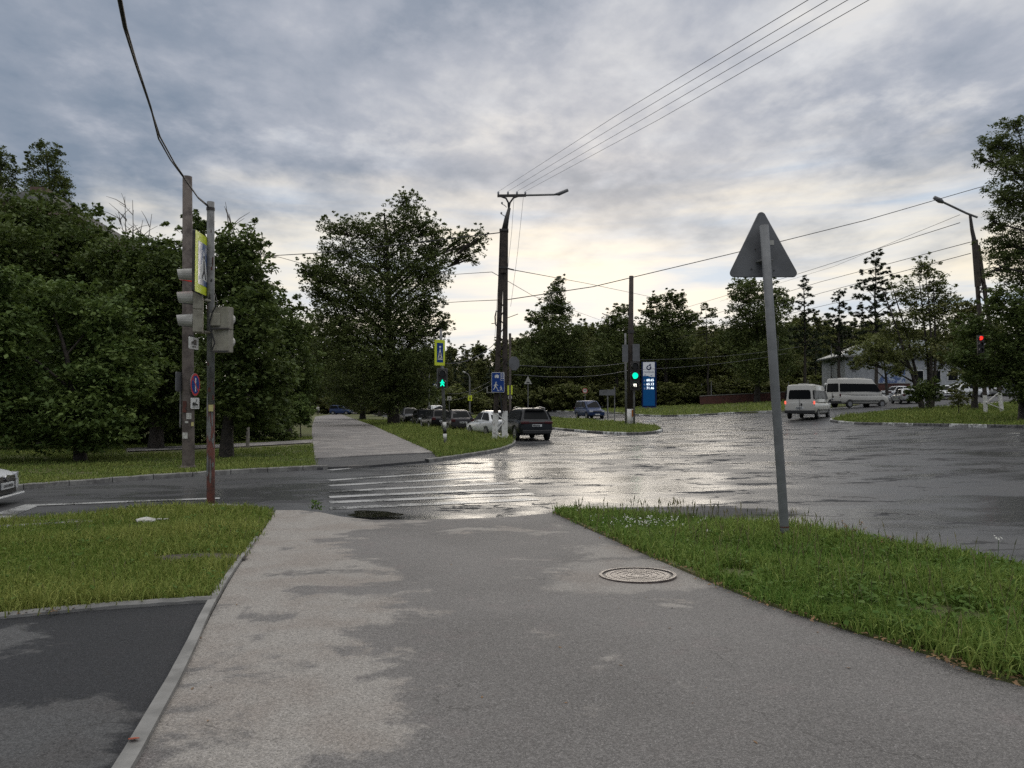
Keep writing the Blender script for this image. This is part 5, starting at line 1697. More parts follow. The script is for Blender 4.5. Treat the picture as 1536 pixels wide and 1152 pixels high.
zone(so, 'car_symbol', M['white'], lambda mb: (mb.prism([(-hw * .5, hh * .5), (hw * .12, hh * .5), (hw * .12, hh * .66), (0, hh * .76), (-hw * .35, hh * .76), (-hw * .5, hh * .66)], -0.008, 0), mb.prism(circ(-hw * .38, hh * .5, .04, n=10), -0.0085, 0), mb.prism(circ(-hw * .02, hh * .5, .04, n=10), -0.0085, 0)))
zone(so, 'house_symbol', M['white'], lambda mb: (mb.prism([(hw * .34, hh * .2), (hw * .38, hh * .2), (hw * .38, hh * .9), (hw * .34, hh * .9)], -0.008, 0), mb.prism([(hw * .385, hh * .2), (hw * .92, hh * .2), (hw * .92, hh * .235), (hw * .385, hh * .235)], -0.008, 0),
     [mb.prism([(hw * x, hh * z), (hw * (x + .16), hh * z), (hw * (x + .16), hh * (z + .12)), (hw * x, hh * (z + .12))], -0.0085, 0) for x in (.48, .74) for z in (.35, .56, .77)]))
zone(so, 'strap', M['blackm'], lambda mb: (mb.box((0, 0.1, hh * .6), (0.5, 0.18, 0.03)), mb.box((0, 0.1, -hh * .6), (0.5, 0.18, 0.03))))
c = at(769, 545, D + 0.05)
so = thing('octagonal_sign_back', 'grey back of an angled sign on the right side of the lattice mast', 'sign', c, R(40))
zone(so, 'board', M['sigmetal'], lambda mb: mb.prism(circ(0.1, 0, 0.36, n=8, a0=22.5, a1=382.5), 0, 0.02))
zone(so, 'bracket', M['blackm'], lambda mb: mb.box((-0.2, 0.05, 0), (0.4, 0.04, 0.04)))
c = at(736.5, 584, D + 0.1)
so = thing('plate_sign', 'thin pale plate edge sticking out behind the blue zone sign', 'sign', c, R(25))
zone(so, 'board', M['visor'], lambda mb: mb.prism([(-0.22, -0.18), (0.2, -0.18), (0.2, -0.13), (-0.18, -0.13), (-0.18, 0.14), (-0.22, 0.14)], 0, 0.02))

# ---- pedestrian signal post across the road
base = gp(668, 668, 0.1)
D = base.y
s = D / FPX
L_ = lambda u, v, dy=0.0: at(u, v, D + dy) - base
o = thing('signal_post', 'thin grey signal post with black and white foot on the centre verge', 'pole', base)
tp = L_(661, 494)
zone(o, 'shaft', M['greypaint'], lambda mb: mb.tube([tp * 0.2, tp], [0.075, 0.06], 12), smooth=True)
for k in range(4):
    zone(o, 'painted_band', M['black' if k % 2 == 0 else 'whitewash'], lambda mb: mb.tube([tp * (0.05 * k) - Vector((0, 0, 0.1 if k == 0 else 0)), tp * (0.05 * (k + 1))], 0.08, 12), smooth=True)
so = thing('traffic_light', 'green lit pedestrian signal with walking man over the centre verge', 'traffic light', base)
c = L_(663.5, 560, -0.28)
zz = 13.2 * s


def walker(mb, z):
    for i, pl in enumerate((capsule(0, 0.06, 0, -0.02, 0.035), capsule(0, -0.02, 0.06, -0.11, 0.024), capsule(0, -0.02, -0.06, -0.11, 0.024), capsule(0, 0.06, 0.07, -0.01, 0.018), capsule(0, 0.06, -0.07, -0.01, 0.018), circ(0, 0.115, 0.03, n=10))):
        mb.prism([(x * 1.12, z + q * 1.15) for x, q in pl], -0.009, -0.013 - 0.001 * i)


signal_head(so, 2, zz, M['blackm'], M['black'], {1: (M['green'], walker)}, face_matrix(c, R(8)))
zone(so, 'backplate', M['greypaint'], lambda mb: (setattr(mb, 'M', face_matrix(c, R(8))), mb.box((0, 0.14, -zz * 0.53), (zz * 1.2, 0.02, zz * 2.25))))
zone(so, 'bracket', M['blackm'], lambda mb: mb.box((c.x, -0.02, c.z - zz * .5), (0.05, 0.2, 0.05)))
c = at(660, 529, D - 0.15)
so = thing('crossing_sign', 'yellow framed pedestrian crossing sign above the green pedestrian signal', 'sign', c, R(35))
hw, hh = 0.25, 0.56
zone(so, 'board', M['yellow'], lambda mb: mb.prism(rrect(-hw, -hh, hw, hh, 0.02), 0, 0.04))
zone(so, 'blue_face', M['blue'], lambda mb: mb.prism(rrect(-hw * .62, -hh * .76, hw * .62, hh * .76, 0.02), -0.005, 0.01))
zone(so, 'triangle', M['white'], lambda mb: mb.prism([(-hw * .5, -hh * .55), (hw * .5, -hh * .55), (hw * 0.05, hh * .3), (-hw * .05, hh * .3)], -0.008, 0))
zone(so, 'figure', M['black'], lambda mb: (mb.prism(capsule(0, 0.0, 0, -0.12, 0.025), -0.011, 0), mb.prism(capsule(0, -0.12, 0.06, -0.26, 0.018), -0.0115, 0), mb.prism(capsule(0, -0.12, -0.06, -0.26, 0.018), -0.012, 0)))
zone(so, 'head', M['white'], lambda mb: mb.prism(circ(0, hh * .45, 0.05, n=10), -0.008, 0))
zone(so, 'bracket', M['blackm'], lambda mb: mb.box((0, 0.09, 0), (0.05, 0.14, 0.3)))

# ---- brown pole on the island with signal
base = gp(945, 637, 0.1)
D = base.y
s = D / FPX
L_ = lambda u, v, dy=0.0: at(u, v, D + dy) - base
o = thing('utility_pole', 'dark brown pole with white and orange foot on the traffic island', 'pole', base)
tp = L_(947, 414)
zone(o, 'shaft', M['brownwood'], lambda mb: mb.tube([tp * 0.1, tp], [0.22, 0.16], 12), smooth=True)
zone(o, 'whitewashed_foot', M['whitewash'], lambda mb: mb.tube([Vector((0, 0, -0.2)), tp * 0.105], [0.235, 0.225], 12), smooth=True)
zone(o, 'orange_patch', M['orange'], lambda mb: mb.bar(tp * 0.055 + Vector((0.14, -0.15, 0)), tp * 0.10 + Vector((0.14, -0.15, 0)), 0.2, 0.12))
zone(o, 'band', M['blackm'], lambda mb: mb.tube([L_(946.5, 500), L_(946.5, 495)], [0.23, 0.23], 12))
b2 = gd(939, D + 1.2, 0.1)
o2 = thing('signal_post', 'thin grey steel post standing behind the brown island pole', 'pole', b2)
zone(o2, 'shaft', M['greypaint'], lambda mb: mb.tube([Vector((0, 0, -0.2)), at(938, 500, D + 1.2) - b2], [0.09, 0.07], 10), smooth=True)
b3 = gd(951, D - 0.4, 0.1)
o3 = thing('signal_post', 'short dark steel post carrying the green arrow signal', 'pole', b3)
zone(o3, 'shaft', M['greypaint'], lambda mb: mb.tube([Vector((0, 0, -0.2)), at(951, 545, D - 0.4) - b3], [0.07, 0.06], 10), smooth=True)
so = thing('traffic_light', 'vehicle signal with green lamp and white turn arrow on the island', 'traffic light', b3)
c = at(952.5, 549, D - 0.75) - b3
sz = 13.5 * s


def uturn(mb, z):
    mb.prism([(-0.11, z - .03), (-0.04, z - .09), (0.0, z - 0.0), (-0.05, z + 0.0), (-0.05, z + 0.05), (0.04, z + 0.05), (0.04, z - 0.10), (0.10, z - 0.10), (0.10, z + .11), (-0.11, z + .11)], -0.009, -0.016)


def garrow(mb, z):
    mb.prism(circ(0, z, sz * 0.34, n=18), -0.009, -0.014)


signal_head(so, 3, sz, M['blackm'], M['black'], {1: (M['green'], garrow), 2: (M['whitelamp'], uturn)}, face_matrix(c, R(-6)))
zone(so, 'bracket', M['blackm'], lambda mb: mb.box((0, -0.1, c.z - sz), (0.05, 0.2, 0.05)))
for (u0, u1, v0, v1, dy, lbl) in ((933.5, 942, 517, 543, -0.3, 'grey sign back on the left side of the brown island pole'), (949, 959.5, 516, 543, -0.25, 'grey sign back on the right side of the brown island pole')):
    a, b = at(u0, v1, D + dy), at(u1, v0, D + dy)
    so = thing('road_sign', lbl, 'sign', ((a.x + b.x) / 2, D + dy, a.z))
    zone(so, 'board', M['sigmetal'], lambda mb: mb.prism(rrect(-(b.x - a.x) / 2, 0, (b.x - a.x) / 2, b.z - a.z, 0.04), 0, 0.03))
    zone(so, 'strap', M['blackm'], lambda mb: mb.box((0, 0.1, (b.z - a.z) * .6), (0.3, 0.18, 0.03)))


# ---- small posts and signs
def post_sign(name, label, u, vb, vt, build, r=0.035, D=None, m='greypaint', yaw=0.0):
    base = gp(u, vb, 0.05) if D is None else gd(u, D, 0.05)
    D_ = base.y
    o = thing(name, label, 'sign', base)
    tp = at(u, vt, D_) - base
    zone(o, 'post', M[m], lambda mb: mb.tube([Vector((0, 0, -0.2)), tp], r, 8))
    build(o, base, D_, D_ / FPX)
    return o


def hump(o, base, D, s):
    c = at(792, 572, D - 0.06) - base
    zone(o, 'board', M['visor'], lambda mb: mb.prism([(c.x - 5.8 * s, c.z - 4 * s), (c.x + 5.8 * s, c.z - 4 * s), (c.x, c.z + 8 * s)], c.y, c.y + 0.03))
    zone(o, 'symbol', M['black'], lambda mb: mb.prism([(c.x - 3 * s, c.z - 2.8 * s), (c.x + 3 * s, c.z - 2.8 * s), (c.x + 1.6 * s, c.z - 0.8 * s), (c.x - 1.6 * s, c.z - 0.8 * s)], c.y - 0.006, c.y + 0.01))


post_sign('speed_hump_sign', 'pale triangular speed hump sign on a thin post behind the dark SUV', 792, 622, 566, hump, D=60)


def yel(o, base, D, s):
    c = at(765, 585, D - 0.06) - base
    zone(o, 'board', M['yellow'], lambda mb: mb.prism(rrect(c.x - 3.8 * s, c.z - 7 * s, c.x + 3.8 * s, c.z + 7 * s, 0.03), c.y, c.y + 0.03))
    zone(o, 'symbol', M['black'], lambda mb: (mb.prism(capsule(c.x, c.z + 2 * s, c.x - 1 * s, c.z - 1 * s, 0.04), c.y - 0.005, c.y + .01), mb.prism(capsule(c.x - s, c.z - s, c.x + s, c.z - 4 * s, 0.035), c.y - 0.006, c.y + .01), mb.prism(circ(c.x + .3 * s, c.z + 3.8 * s, .05, n=8), c.y - 0.0055, c.y + .01)))
    c2 = at(765, 596, D - 0.06) - base
    zone(o, 'round_plate', M['visor'], lambda mb: mb.prism(circ(c2.x, c2.z, 3.2 * s, n=16), c2.y, c2.y + 0.03))
    zone(o, 'plate_symbol', M['blackm'], lambda mb: mb.prism(circ(c2.x, c2.z, 1.6 * s, n=10), c2.y - 0.004, c2.y + 0.01))


post_sign('children_sign', 'small yellow sign over a round plate right of the lattice mast', 765, 620, 500, yel, D=52, m='concrete', r=0.09)


def blues(o, base, D, s):
    c = at(653, 576, D - 0.06) - base
    zone(o, 'board', M['blue'], lambda mb: mb.prism(rrect(c.x - 4.5 * s, c.z - 4.5 * s, c.x + 4.5 * s, c.z + 4.5 * s, 0.03), c.y, c.y + 0.03))
    zone(o, 'triangle', M['white'], lambda mb: mb.prism([(c.x - 3.4 * s, c.z - 3 * s), (c.x + 3.4 * s, c.z - 3 * s), (c.x, c.z + 3.2 * s)], c.y - 0.005, c.y + .01))


post_sign('crossing_sign', 'small blue crossing sign on a thin post behind the parked cars', 653, 618, 572, blues, D=95)


def whites(u, v, hw, hh, lab):
    def f(o, base, D, s):
        c = at(u, v, D - 0.06) - base
        zone(o, 'board', M['paper'], lambda mb: mb.prism(rrect(c.x - hw * s, c.z - hh * s, c.x + hw * s, c.z + hh * s, 0.02), c.y, c.y + 0.03))
        zone(o, 'symbol', M['blackm'], lambda mb: (mb.prism([(c.x - hw * .6 * s, c.z - hh * .5 * s), (c.x + hw * .6 * s, c.z - hh * .5 * s), (c.x + hw * .4 * s, c.z + hh * .1 * s), (c.x - hw * .4 * s, c.z + hh * .1 * s)], c.y - 0.005, c.y + .01), mb.prism(circ(c.x, c.z + hh * .4 * s, hh * .25 * s, n=8), c.y - 0.006, c.y + .01)))
    post_sign('notice_sign', lab, u, 618, v - hh, f, D=100)


whites(656, 598.5, 2.6, 2.8, 'small pale square sign directly below the small blue crossing sign')
whites(674, 597.5, 3.0, 3.0, 'small pale square sign just right of the green pedestrian signal post')


def rounds(o, base, D, s):
    c = at(877.5, 586, D - 0.06) - base
    zone(o, 'disc', M['paper'], lambda mb: mb.prism(circ(c.x, c.z, 3.9 * s, n=18), c.y, c.y + 0.03))
    zone(o, 'rim', M['red'], lambda mb: [mb.prism([(c.x + 3.9 * s * math.cos(a), c.z + 3.9 * s * math.sin(a)), (c.x + 3.9 * s * math.cos(a + .4), c.z + 3.9 * s * math.sin(a + .4)), (c.x + 3.1 * s * math.cos(a + .4), c.z + 3.1 * s * math.sin(a + .4)), (c.x + 3.1 * s * math.cos(a), c.z + 3.1 * s * math.sin(a))], c.y - 0.006, c.y + .01) for a in [k * math.pi / 8 for k in range(16)]])
    zone(o, 'symbol', M['black'], lambda mb: mb.prism([(c.x - 1.6 * s, c.z + .1 * s), (c.x + 1.8 * s, c.z + .5 * s), (c.x + 1.6 * s, c.z + 1.4 * s), (c.x - 1.2 * s, c.z + 1.2 * s)], c.y - 0.005, c.y + .01))


post_sign('prohibition_sign', 'round white sign with red rim above the blue van', 877.5, 618, 583, rounds, D=92)


def board(o, base, D, s):
    a, b = at(899, 593, D - .08) - base, at(923, 585, D - .08) - base
    zone(o, 'board', M['sigmetal'], lambda mb: mb.prism([(a.x, a.z), (b.x, a.z + 0.0), (b.x, b.z + 0.05), (a.x, b.z)], a.y, a.y + 0.03))
    p2 = at(922.5, 580, D) - base
    zone(o, 'second_post', M['greypaint'], lambda mb: mb.tube([Vector((p2.x, 0.3, -0.1)), Vector((p2.x, 0.3, p2.z))], 0.05, 8))


post_sign('direction_board', 'grey direction board seen from behind on two posts beyond the blue van', 911.5, 635, 584, board, r=0.06, D=66)

# far street lamp with yellow sign
base = gd(705, 105, 0.05)
o = thing('street_lamp', 'slim street lamp with a yellow square sign beyond the parked cars', 'street lamp', base)
D = 105
L_ = lambda u, v, dy=0.0: at(u, v, D + dy) - base
zone(o, 'shaft', M['greypaint'], lambda mb: mb.tube([Vector((0, 0, -.2)), L_(704.5, 565)], [0.13, 0.09], 8))
zone(o, 'lamp_arm', M['greypaint'], lambda mb: mb.tube([L_(704.5, 566), L_(702, 561), L_(697, 558.5)], 0.07, 6))
zone(o, 'lamp_head', M['visor'], lambda mb: mb.tube([L_(698, 559), L_(694, 557.5)], [0.12, 0.10], 6))
s = D / FPX
c = L_(705, 597, -.15)
zone(o, 'yellow_sign', M['yellow'], lambda mb: mb.prism(rrect(c.x - 3.2 * s, c.z - 4.2 * s, c.x + 3.2 * s, c.z + 4.2 * s, .03), c.y, c.y + .03))
zone(o, 'sign_symbol', M['blackm'], lambda mb: mb.prism([(c.x - 1.6 * s, c.z - 2 * s), (c.x + 1.6 * s, c.z - 2 * s), (c.x, c.z + 2.2 * s)], c.y - .006, c.y + .01))
for (u, vt, D, lbl, arm) in ((578 + 66, 560, 110, 'thin grey lamp post left of the green pedestrian signal', False), (942, 470, 150, 'distant street lamp whose arm shows left of the brown island pole', True), (1167, 505, 100, 'thin grey post just right of the triangular sign post', False), (1247, 518, 105, 'thin mast rising behind the second minibus', False), (1052.5, 576, 112, 'short bare post on the far grass, left of the pair', False), (1067, 573, 108, 'short bare post on the far grass, right of the pair', False)):
    base = gd(u, D, 0.05)
    o = thing('lamp_post', lbl, 'pole', base)
    tp = at(u, vt, D) - base
    zone(o, 'shaft', M['greypaint'], lambda mb: mb.tube([Vector((0, 0, -.2)), tp], [0.10, 0.07], 8))
    zone(o, 'cap', M['blackm'], lambda mb: mb.tube([tp, tp + Vector((0, 0, 0.12))], [0.09, 0.04], 8))
    if arm:
        zone(o, 'lamp_arm', M['greypaint'], lambda mb: mb.tube([tp, at(915, 475, D) - base, at(903, 470, D) - base], 0.09, 6))
for (u, v) in ((1183, 582), (1212, 579), (1239, 577)):
    base = gd(u, 84, 0.05)
    o = thing('fence_lamp', {1183: 'thin post with white globe behind the first minibus, leftmost of three', 1212: 'thin post with white globe above the roof of the first minibus', 1239: 'thin post with white globe above the second minibus rear'}[u], 'lamp', base, group='globe lamps behind the minibuses')
    tp = at(u, v, 84) - base
    zone(o, 'post', M['greypaint'], lambda mb: mb.tube([Vector((0, 0, -.2)), tp + Vector((0, 0, 0.7))], 0.035, 6))
    zone(o, 'globe', M['white'], lambda mb: mb.tube([tp + Vector((0, 0, q)) for q in (-.2, -.15, 0, .15, .2)], [0.05, .13, .17, .13, .05], 10), smooth=True)

# ---- fuel price pylon
base = gd(973.5, 100, 0.1)
D = 100
s = D / FPX
o = thing('price_pylon', 'tall blue fuel price pylon with white logo top beside the wood', 'pylon', base, R(-14))
H = (612 - 542) * s
wid = 21.5 * s
zone(o, 'body', M['bluebox'], lambda mb: mb.box((0, 0.5, H / 2), (wid, 1.0, H)), bevel=0.04)
pw = wid * 0.40
zone(o, 'white_panel', M['whitepanel'], lambda mb: mb.prism([(-pw, H * .70), (-pw * .2, H * .70), (pw * .4, H * .675), (pw, H * .675), (pw, H * .995), (-pw, H * .995)], -0.03, 0.02))
zone(o, 'price_panel', M['bluepanel'], lambda mb: mb.prism([(-pw, H * .06), (pw, H * .06), (pw, H * .672), (pw * .4, H * .672), (-pw * .2, H * .697), (-pw, H * .697)], -0.03, 0.02))


def arc_band(cx, cz, r0, r1, a0, a1, n=14):
    return [(cx + r1 * math.cos(R(a0 + (a1 - a0) * k / n)), cz + r1 * math.sin(R(a0 + (a1 - a0) * k / n))) for k in range(n + 1)] + [(cx + r0 * math.cos(R(a1 - (a1 - a0) * k / n)), cz + r0 * math.sin(R(a1 - (a1 - a0) * k / n))) for k in range(n + 1)]


lz = H * .875
zone(o, 'logo', M['bluebox'], lambda mb: (mb.prism(arc_band(0, lz, pw * .24, pw * .44, 100, 400), -0.036, 0), mb.prism([(-pw * .05, lz + pw * .42), (pw * .30, lz + pw * .75), (pw * .22, lz + pw * .45), (pw * .42, lz + pw * .70), (pw * .30, lz + pw * .28), (pw * .05, lz + pw * .30)], -0.038, 0), mb.prism([(0, lz + pw * .02), (pw * .4, lz + pw * .02), (pw * .4, lz - pw * .1), (0, lz - pw * .1)], -0.04, 0)))
zone(o, 'swoosh', M['bluepanel'], lambda mb: (mb.prism([(-pw * .9, H * .715), (-pw * .5, H * .735), (-pw * .6, H * .71)], -0.036, 0), mb.prism([(pw * .2, H * .70), (pw * .7, H * .73), (pw * .45, H * .70), (pw * .75, H * .685)], -0.036, 0)))


def text(parent, body, size, loc, m, name):
    cu = bpy.data.curves.new(name, 'FONT')
    cu.body = body
    cu.size = size
    cu.align_x = 'CENTER'
    cu.extrude = 0.004
    tmp = bpy.data.objects.new(name, cu)
    COL.objects.link(tmp)
    dg = bpy.context.evaluated_depsgraph_get()
    me = bpy.data.meshes.new_from_object(tmp.evaluated_get(dg))
    bpy.data.objects.remove(tmp)
    me.materials.clear()
    me.materials.append(m)
    ob = link(name, me, parent)
    ob.location = loc
    ob.rotation_euler = (R(90), 0, 0)
    return ob


text(o, 'ГАЗПРОМ', pw * .36, (0, -0.036, H * .765), M['bluebox'], 'logo_word')
for k, tx in enumerate(('60.65', '65.13', '71.46')):
    text(o, tx, pw * .58, (pw * .22, -0.036, H * (.585 - .085 * k)), M['digits'], 'price')
    zone(o, 'fuel_mark', M['whitepanel'], lambda mb: mb.prism(arc_band(-pw * .72, H * (.60 - .085 * k), pw * .08, pw * .13, 30, 330, 10), -0.035, 0))
zone(o, 'plinth', M['slab'], lambda mb: mb.box((0, 0.5, 0.0), (wid * 1.5, 1.8, 0.25)))

# ---- right-hand lattice mast with lamp
D = 46.5
base = gd(1487, D, 0.1)
s = D / FPX
L_ = lambda u, v, dy=0.0: at(u, v, D + dy) - base
o = thing('lattice_mast', 'leaning dark lattice mast with long lamp arm at the right', 'mast', base)
la, lb, ta, tb = L_(1479, 618), L_(1503, 614), L_(1462, 368), L_(1467, 368)
f_ = 0.10
zone(o, 'leg', M['brownwood'], lambda mb: mb.bar(la.lerp(ta, f_), ta, 0.15, 0.2))
zone(o, 'leg', M['brownwood'], lambda mb: mb.bar(lb.lerp(tb, f_), tb, 0.15, 0.2))
zone(o, 'whitewashed_foot', M['whitewash'], lambda mb: mb.bar(la - Vector((0, 0, 0.3)), la.lerp(ta, f_), 0.14, 0.2))
zone(o, 'whitewashed_foot', M['whitewash'], lambda mb: mb.bar(lb - Vector((0, 0, 0.3)), lb.lerp(tb, f_), 0.14, 0.2))
zone(o, 'lattice_bracing', M['whitewash'], lambda mb: lacing(mb, 0, f_ * 1.1, 2))
zone(o, 'lattice_bracing', M['brownwood'], lambda mb: lacing(mb, f_, 0.9, 12))
zone(o, 'upper_shaft', M['brownwood'], lambda mb: mb.bar(L_(1467, 430), L_(1462, 360), 0.26, 0.26))
zone(o, 'top_tube', M['blackm'], lambda mb: mb.tube([L_(1462.5, 366), L_(1458, 345), L_(1455, 322)], [0.14, 0.11, 0.08], 8))
zone(o, 'lamp_arm', M['greypaint'], lambda mb: mb.tube([L_(1466, 326), L_(1450, 320), L_(1412, 302)], 0.07, 8))
zone(o, 'lamp_head', M['sigmetal'], lambda mb: mb.tube([L_(1415, 304), L_(1410, 301), L_(1401, 296)], [0.08, 0.17, 0.12], 8), smooth=True)
zone(o, 'crossarm', M['blackm'], lambda mb: (mb.bar(L_(1470, 432), L_(1486, 432), .08, .08), mb.bar(L_(1470, 438), L_(1484, 438), .08, .08), mb.bar(L_(1478, 428), L_(1478, 440), .12, .12)))
so = thing('traffic_light', 'traffic signal with red lamp lit amid the dark foliage at right', 'traffic light', base)
c = at(1471, 507, 34.6) - base
signal_head(so, 3, 0.27, M['blackm'], M['black'], {0: (M['redlamp'], 'disc')}, face_matrix(c, R(-20)))
zone(so, 'bracket', M['blackm'], lambda mb: mb.tube([c + Vector((0.05, 0.2, -0.35)), L_(1478, 516)], 0.05, 6))


# ------------------------------------------------------------------ wires
def wire(pts, r, label, group=None, m='cable', sag=0.0, name='power_cable'):
    P_ = [at(*p) for p in pts]
    out = []
    n = 10 if len(P_) == 2 else 5
    for a, b in zip(P_[:-1], P_[1:]):
        for k in range(n):
            q = k / n
            v = a.lerp(b, q)
            v.z -= sag * 4 * q * (1 - q)
            out.append(v)
    out.append(P_[-1])
    mb = MB()
    mb.tube(out, r, 5)
    o = mb.build(name, M[m], None, True)
    return tag(o, label, 'cable', group)


wire([(172, -30, 5.5), (186, 40, 6.3), (205, 100, 7.2), (222, 150, 8.2), (240, 205, 9.5), (262, 245, 11), (278, 268, 12), (296, 295, 13), (313, 309, 13.75)], 0.011, 'upper of two twisted black cables hanging down from the top left')
wire([(176, -30, 5.5), (189, 40, 6.3), (204, 92, 7.2), (226, 160, 8.2), (238, 208, 9.5), (256, 240, 11), (278, 270, 12), (298, 298, 13), (313, 311, 13.75)], 0.011, 'lower of two twisted black cables hanging down from the top left')
for i, (ua, ub) in enumerate(((748, 1205), (762, 1240), (775.5, 1276), (788, 1314))):
    wire([(ua, 287, 35.5), ((ua * .62 + ub * .38), 175 + i * 1.5, 20), (ub + 40, -20 - i * 3, 10.5)], 0.006, 'overhead line wire from the mast crossarm, %s' % ('leftmost of the four', 'second from left', 'third from left', 'rightmost of the four')[i], 'wires from the crossarm to upper right', 'cable', sag=0.0)
wire([(758, 450, 35.5), (890, 430, 37), (1100, 380, 40), (1300, 330, 43), (1466, 282, 46.5), (1560, 258, 48)], 0.022, 'long cable rising from the centre mast to the right edge')
wire([(640, 456, 60), (700, 452, 45), (748, 450, 35.5)], 0.018, 'short cable left of the centre mast below the branch')
wire([(330, 388, 60), (470, 380, 45), (600, 367, 40), (750, 349, 35.5)], 0.026, 'thick cable from the centre mast top through the spreading tree')
wire([(390, 381, 50), (420, 386, 50), (455, 396, 50)], 0.018, 'short sagging cable left of the spreading tree')
wire([(771, 405, 35.5), (880, 425, 60), (975, 445, 90)], 0.02, 'thin cable leaving the centre mast to the right', m='wiregrey')
wire([(675, 412, 60), (738, 408, 36), (752, 416, 35.5), (800, 444, 55), (900, 480, 110)], 0.018, 'thin cable crossing behind the centre mast', m='wiregrey')
for i, pts in enumerate((((1000, 470, 120), (1200, 410, 80), (1440, 334, 46.5)), ((1080, 452, 120), (1250, 400, 80), (1440, 322, 46.5)), ((960, 505, 120), (1230, 423, 75), (1456, 363, 46.5)), ((980, 520, 120), (1230, 440, 75), (1456, 380, 46.5)), ((1040, 505, 110), (1250, 455, 80), (1400, 425, 60)))):
    wire(list(pts), 0.022 if i != 1 else 0.014, 'cable running to the right lattice mast, %s' % ('top one with strong line', 'faint one just under the top', 'third from the top', 'fourth from the top', 'lowest one')[i], 'cables to the right lattice mast')
for i, pts in enumerate((((668, 545, 32), (745, 513, 35.5)), ((670, 590, 60), (742, 568, 36)), ((775, 548, 36), (960, 540, 60), (1200, 520, 80)), ((770, 562, 36), (945, 555, 58), (1180, 530, 80)), ((668, 600, 70), (742, 574, 36)))):
    wire(list(pts), 0.016, 'thin pale wire before the dark wood, %s' % ('from the pedestrian signal to the mast', 'left of the blue zone sign', 'upper one right of the mast', 'lower one right of the mast', 'lowest left of the mast')[i], 'thin wires before the wood', 'wiregrey', sag=0.3)


# ------------------------------------------------------------------ vehicles
def bake(ob):
    dg = bpy.context.evaluated_depsgraph_get()
    me = bpy.data.meshes.new_from_object(ob.evaluated_get(dg))
    mats = list(ob.data.materials)
    ob.modifiers.clear()
    ob.data = me
    if not me.materials:
        for m_ in mats:
            me.materials.append(m_)
    return ob


def loft_body(st, name, m, parent, wheels, wr, W2):
    """st: stations (y, half width, z bottom, z top)"""
    ring_f = lambda w, zb, zt: [(0, zb), (.80 * w, zb), (.96 * w, zb + .10 * (zt - zb)), (w, zb + .40 * (zt - zb)), (.985 * w, zb + .72 * (zt - zb)), (.90 * w, zt - .02 * (zt - zb)), (.5 * w, zt + .012), (0, zt + .02)]
    vs, fs = [], []
    for (y, w, zb, zt) in st:
        h = ring_f(w, zb, zt)
        full = h + [(-x, z) for x, z in h[-2:0:-1]]
        vs += [(x, y, z) for x, z in full]
    n = 14
    for i in range(len(st) - 1):
        for k in range(n):
            fs.append((i * n + k, i * n + (k + 1) % n, (i + 1) * n + (k + 1) % n, (i + 1) * n + k))
    fs.append(tuple(range(n)))
    fs.append(tuple(range((len(st) - 1) * n, len(st) * n)))
    mb = MB()
    mb.add(vs, fs)
    ob = mb.build(name, m, None, True)
    sub = ob.modifiers.new('s', 'SUBSURF')
    sub.levels = sub.render_levels = 2
    for y in wheels:
        cm = MB()
        cm.tube([(-W2 * 1.3, y, wr), (W2 * 1.3, y, wr)], wr * 1.13, 24)
        cut = cm.build('arch_cutter', M['black'])
        bo = ob.modifiers.new('b', 'BOOLEAN')
        bo.operation = 'DIFFERENCE'
        bo.object = cut
        bo.solver = 'EXACT'
    bake(ob)
    for c_ in [x for x in bpy.data.objects if x.name.startswith('arch_cutter')]:
        bpy.data.objects.remove(c_)
    ob.data.materials.clear()
    ob.data.materials.append(m)
    ob.data.shade_smooth()
    ob.parent = parent
    return ob


